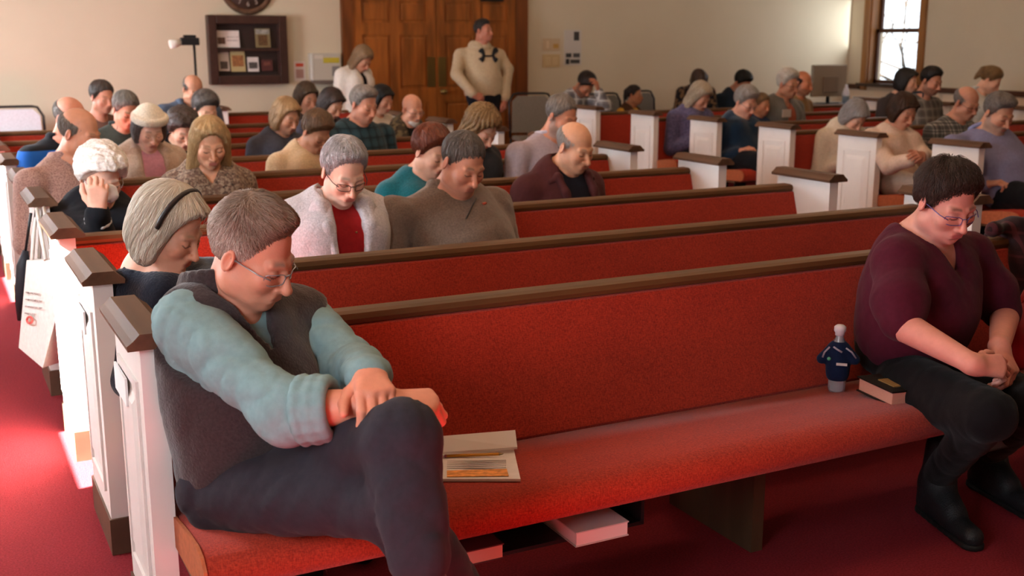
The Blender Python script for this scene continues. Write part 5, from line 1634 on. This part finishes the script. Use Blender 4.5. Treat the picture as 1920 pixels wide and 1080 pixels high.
# ---- tote bag hanging on the fourth pew end
X = X_L - .012
t = thing('tote_bag', 'white canvas tote bag with printed lines hanging on the pew ends', 'bag', (X, 4.98, .2))
def tp(px, py, dx=0.0):
    p_ = atx(px, py, X - .02 + dx) ; return p_ - np.array(t.location)
fr_ = [at(50, 488, 5.05), at(102, 488, 4.74), at(104, 600, 4.74), at(80, 690, 4.84), at(35, 652, 5.05)]
L0_ = np.array(t.location)
back_ = V(.075, .06, .0)
v = [p_ - L0_ for p_ in fr_] + [p_ - L0_ + back_ * (.35 if i < 2 else 1.0) for i, p_ in enumerate(fr_)]
fs = [(4, 3, 2, 1, 0), (5, 6, 7, 8, 9)] + [(i, (i + 1) % 5, 5 + (i + 1) % 5, 5 + i) for i in range(5)]
M_CANVAS = mat('canvas', '#d8d2ca', .9, var=.06, vscale=60, bump=.3, bscale=300)
B().raw(v, fs).build('bag_body', M_CANVAS, t)
for off in (V(0, 0, 0), back_ * .4):
    B().tube([fr_[0] * .8 + fr_[1] * .2 - L0_ + off, at(63, 440, 5.02) - L0_ + off, at(69, 392, 5.1) - L0_ + off, at(77, 440, 4.92) - L0_ + off, fr_[0] * .3 + fr_[1] * .7 - L0_ + off], .008, 8).build('strap', M_CANVAS, t)
nrm = np.cross(fr_[1] - fr_[0], fr_[4] - fr_[0]); nrm /= np.linalg.norm(nrm)
if nrm[1] > 0: nrm = -nrm
def onbag(px, py):
    d0 = at(px, py, 1.0) - CAM
    s_ = ((fr_[0] - CAM) @ nrm) / (d0 @ nrm)
    return CAM + d0 * s_ + nrm * .003 - L0_
rs = random.Random(2)
for k in range(4):
    y = 548 + 13 * k; x = 50 - k * .6
    while x < (72, 78, 77, 70)[k]:
        w_ = rs.uniform(2, 5)
        B().tube([onbag(x, y + (x - 50) * .12), onbag(x + w_, y + (x + w_ - 50) * .12)], .0028, 5).build('printed_mark', mat('faded_ink', '#9a8a84', .8), t)
        x += w_ + 1.6
B().tube([onbag(57 + 5 * math.cos(a), 600 + 6 * math.sin(a)) for a in np.linspace(0, 6.283, 13)[:-1]], .005, 6, closed=True).build('red_emblem', mat('red_ink', '#c0504a', .8), t)

t = thing('umbrella', 'folded black umbrella hanging behind the tote bag', 'umbrella', at(42, 560, 5.25))
l0 = np.array(t.location)
B().tube([at(48, 470, 5.2) - l0, at(44, 500, 5.2) - l0, at(40, 560, 5.22) - l0, at(36, 600, 5.25) - l0], [.012, .03, .028, .008], 10).build('folded_canopy', mat('umbrella_black', '#1d1e26', .6), t)
B().tube([at(47, 478, 5.2) - l0, at(52, 440, 5.18) - l0, at(58, 400, 5.15) - l0], .006, 8).build('handle', M_BLACK, t)

# ---- black bag on the carpet under the nearest seat
bp_ = atz(492, 1090, .05)
t = thing('black_bag', 'black leather bag on the carpet under the nearest seat', 'bag', (bp_[0], bp_[1], 0))
ops = [('u', rbox(V(0, 0, .10), V(.17, .07, .095), None, .05), 0), ('u', ell(V(0, 0, .12), V(.14, .075, .09)), .04), ('m', lambda d, X, Y, Z: np.maximum(d, .002 - Z))]
v, q = sdf(ops, .012); npmesh('bag_body', v, q, mat('black_leather', '#131214', .35), t)
B().tube([(-.1 + .2 * i / 10, 0, .18 + .07 * math.sin(math.pi * i / 10)) for i in range(11)], .009, 8).build('handle', mat('black_leather', '#131214'), t)

# ---- details on clothes: found by looking along a photo ray onto the cloth
from mathutils.bvhtree import BVHTree
def surf(p_, child):
    ch = [c for c in p_['root'].children if c.name.split('.')[0] == child][0]
    me = ch.data
    n = len(me.vertices); co = np.empty(n * 3, np.float32); me.vertices.foreach_get('co', co)
    vi = np.empty(len(me.loops), np.int32); me.loops.foreach_get('vertex_index', vi)
    bv = BVHTree.FromPolygons([Vector(c) for c in co.reshape(-1, 3)], [tuple(map(int, f)) for f in vi.reshape(-1, 4)])
    o_ = p_['loc'](CAM)
    def hit(px, py, lift=.002):
        d0 = p_['loc'](at(px, py, 5.0)) - o_
        d0 = d0 / np.linalg.norm(d0)
        r = bv.ray_cast(Vector(o_), Vector(d0))
        return None if r[0] is None else np.array(r[0]) - d0 * lift
    return hit
def stitch(p_, child, pts, r, name, m, lift=.002, closed=False, n=6):
    hit = surf(p_, child)
    pp = [x for x in (hit(a_, b_, lift) for a_, b_ in pts) if x is not None]
    if len(pp) > 1:
        B().tube(pp, r, n, closed=closed).build(name, m, p_['root'])
def bez(p0, p1, p2, n=8):
    return [((1 - t_) ** 2 * p0[0] + 2 * t_ * (1 - t_) * p1[0] + t_ * t_ * p2[0], (1 - t_) ** 2 * p0[1] + 2 * t_ * (1 - t_) * p1[1] + t_ * t_ * p2[1]) for t_ in np.linspace(0, 1, n)]
M_LOGO = mat('logo_black', '#141316', .7)
stitch(P['hoodie'], 'sweatshirt', bez((901, 94), (912, 104), (901, 114)), [.036, .032, .024, .02, .02, .024, .032, .036], 'chest_logo', M_LOGO, .0)
stitch(P['hoodie'], 'sweatshirt', bez((930, 94), (919, 104), (930, 114)), [.036, .032, .024, .02, .02, .024, .032, .036], 'chest_logo', M_LOGO, .0)
stitch(P['hoodie'], 'sweatshirt', [(905, 104), (911, 105), (919, 105), (926, 104)], .013, 'chest_logo', M_LOGO, .0)
stitch(P['quarterzip'], 'sweater', [(893, 372), (886, 385), (880, 398), (874, 410)], .0035, 'zipper', mat('zip_dark', '#3a302a', .5))
stitch(P['quarterzip'], 'sweater', [(905, 383), (911, 381)], .006, 'red_badge', mat('red_badge', '#a8442c', .7), .0)
stitch(P['coat'], 'blouse', [(668, 434), (669, 437)], .004, 'button', M_BRASS)
def lapels_on(p_, m, off=.034, w_=.026, rev=1.0):
    N, spn, fy, ax, T, b_ = (p_[k] for k in ('N', 'sp', 'fy', 'ax', 'T', 'b'))
    ops = ring_prims(N + spn * .02 - fy * .005, ax, fy, .078 * b_, .074 * b_, .020, 14, 1.0, 2 * math.pi - 1.0)
    for sx in (-1, 1):
        pts = [N + spn * .015 + ax * sx * .072 * b_ + fy * .03, N - spn * .035 + ax * sx * .088 * b_ + fy * .105 * b_, N - spn * .12 + ax * sx * .085 * b_ + fy * (.135 * b_ + off * .4), N - spn * .24 + ax * sx * .062 * b_ + fy * (.15 * b_ + off * .5)]
        rr = [.022, w_ + .006, w_ + .008, .012]
        for i in range(3):
            ops.append(('u', cap(pts[i], pts[i + 1], rr[i], rr[i + 1]), .02))
        ops.append(('u', cap(pts[1], pts[1] + ax * sx * .045 - spn * .02 - fy * .012, w_, .014), .02))
    v, q = sdf(ops, .008)
    npmesh('lapels', v, q, m, p_['root'])
lapels_on(P['coat'], knit('#b5aeb1'))
lapels_on(P['suit'], cloth('#4c5566'), .026, .018)
lapels_on(P['bald'], cloth('#4a2526'), .028, .014)
lapels_on(P['hat'], knit('#b39a88'), .028, .018)
def tie(p_, c_):
    N, spn, fy = p_['N'], p_['sp'], p_['fy']
    b_ = p_['b']
    a0_ = N + spn * .0 + fy * .085 * b_
    v, q = sdf([('u', cap(a0_, a0_ - spn * .03 + fy * .01, .016, .012), 0), ('u', cap(a0_ - spn * .03 + fy * .012, a0_ - spn * .2 + fy * .055, .012, .026), .01)], .007)
    npmesh('tie', v, q, cloth(c_), p_['root'])
tie(P['goatee'], '#1d1a2a')

# tissue held to the face, white cuff
tp_ = at(207, 362, 4.98)
t = thing('tissue', 'crumpled white tissue held at the white haired woman\'s nose', 'tissue', tp_)
v, q = sdf([('u', ell(V(0, 0, 0), V(.035, .022, .042)), 0), ('m', lambda d, X, Y, Z: d + .007 * waves(X, Y, Z, 120, 3))], .005)
npmesh('tissue_paper', v, q, mat('tissue_white', '#e8e6ea', .9), t)
sh_, el_, wr_, sx_ = P['curlywhite']['arms']['R']
d_ = (wr_ - el_) / np.linalg.norm(wr_ - el_); x_ = np.cross(d_, V(0, 1, 0)); x_ /= np.linalg.norm(x_)
v, q = sdf(ring_prims(wr_ - d_ * .045, x_, np.cross(d_, x_), .044, .044, .012, 12), .006)
npmesh('white_cuff', v, q, cloth('#d8d4d2'), P['curlywhite']['root'])
# card in front of the grey hooded jacket
cp = at(1475, 213, 8.72)
t = thing('white_card', 'small white card standing in front of the grey hooded jacket', 'card', (cp[0], cp[1], cp[2]))
B().box(-.055, .055, -.003, .003, -.035, .04, .001).build('card_sheet', mat('card_white', '#b9a8a0', .7), t)
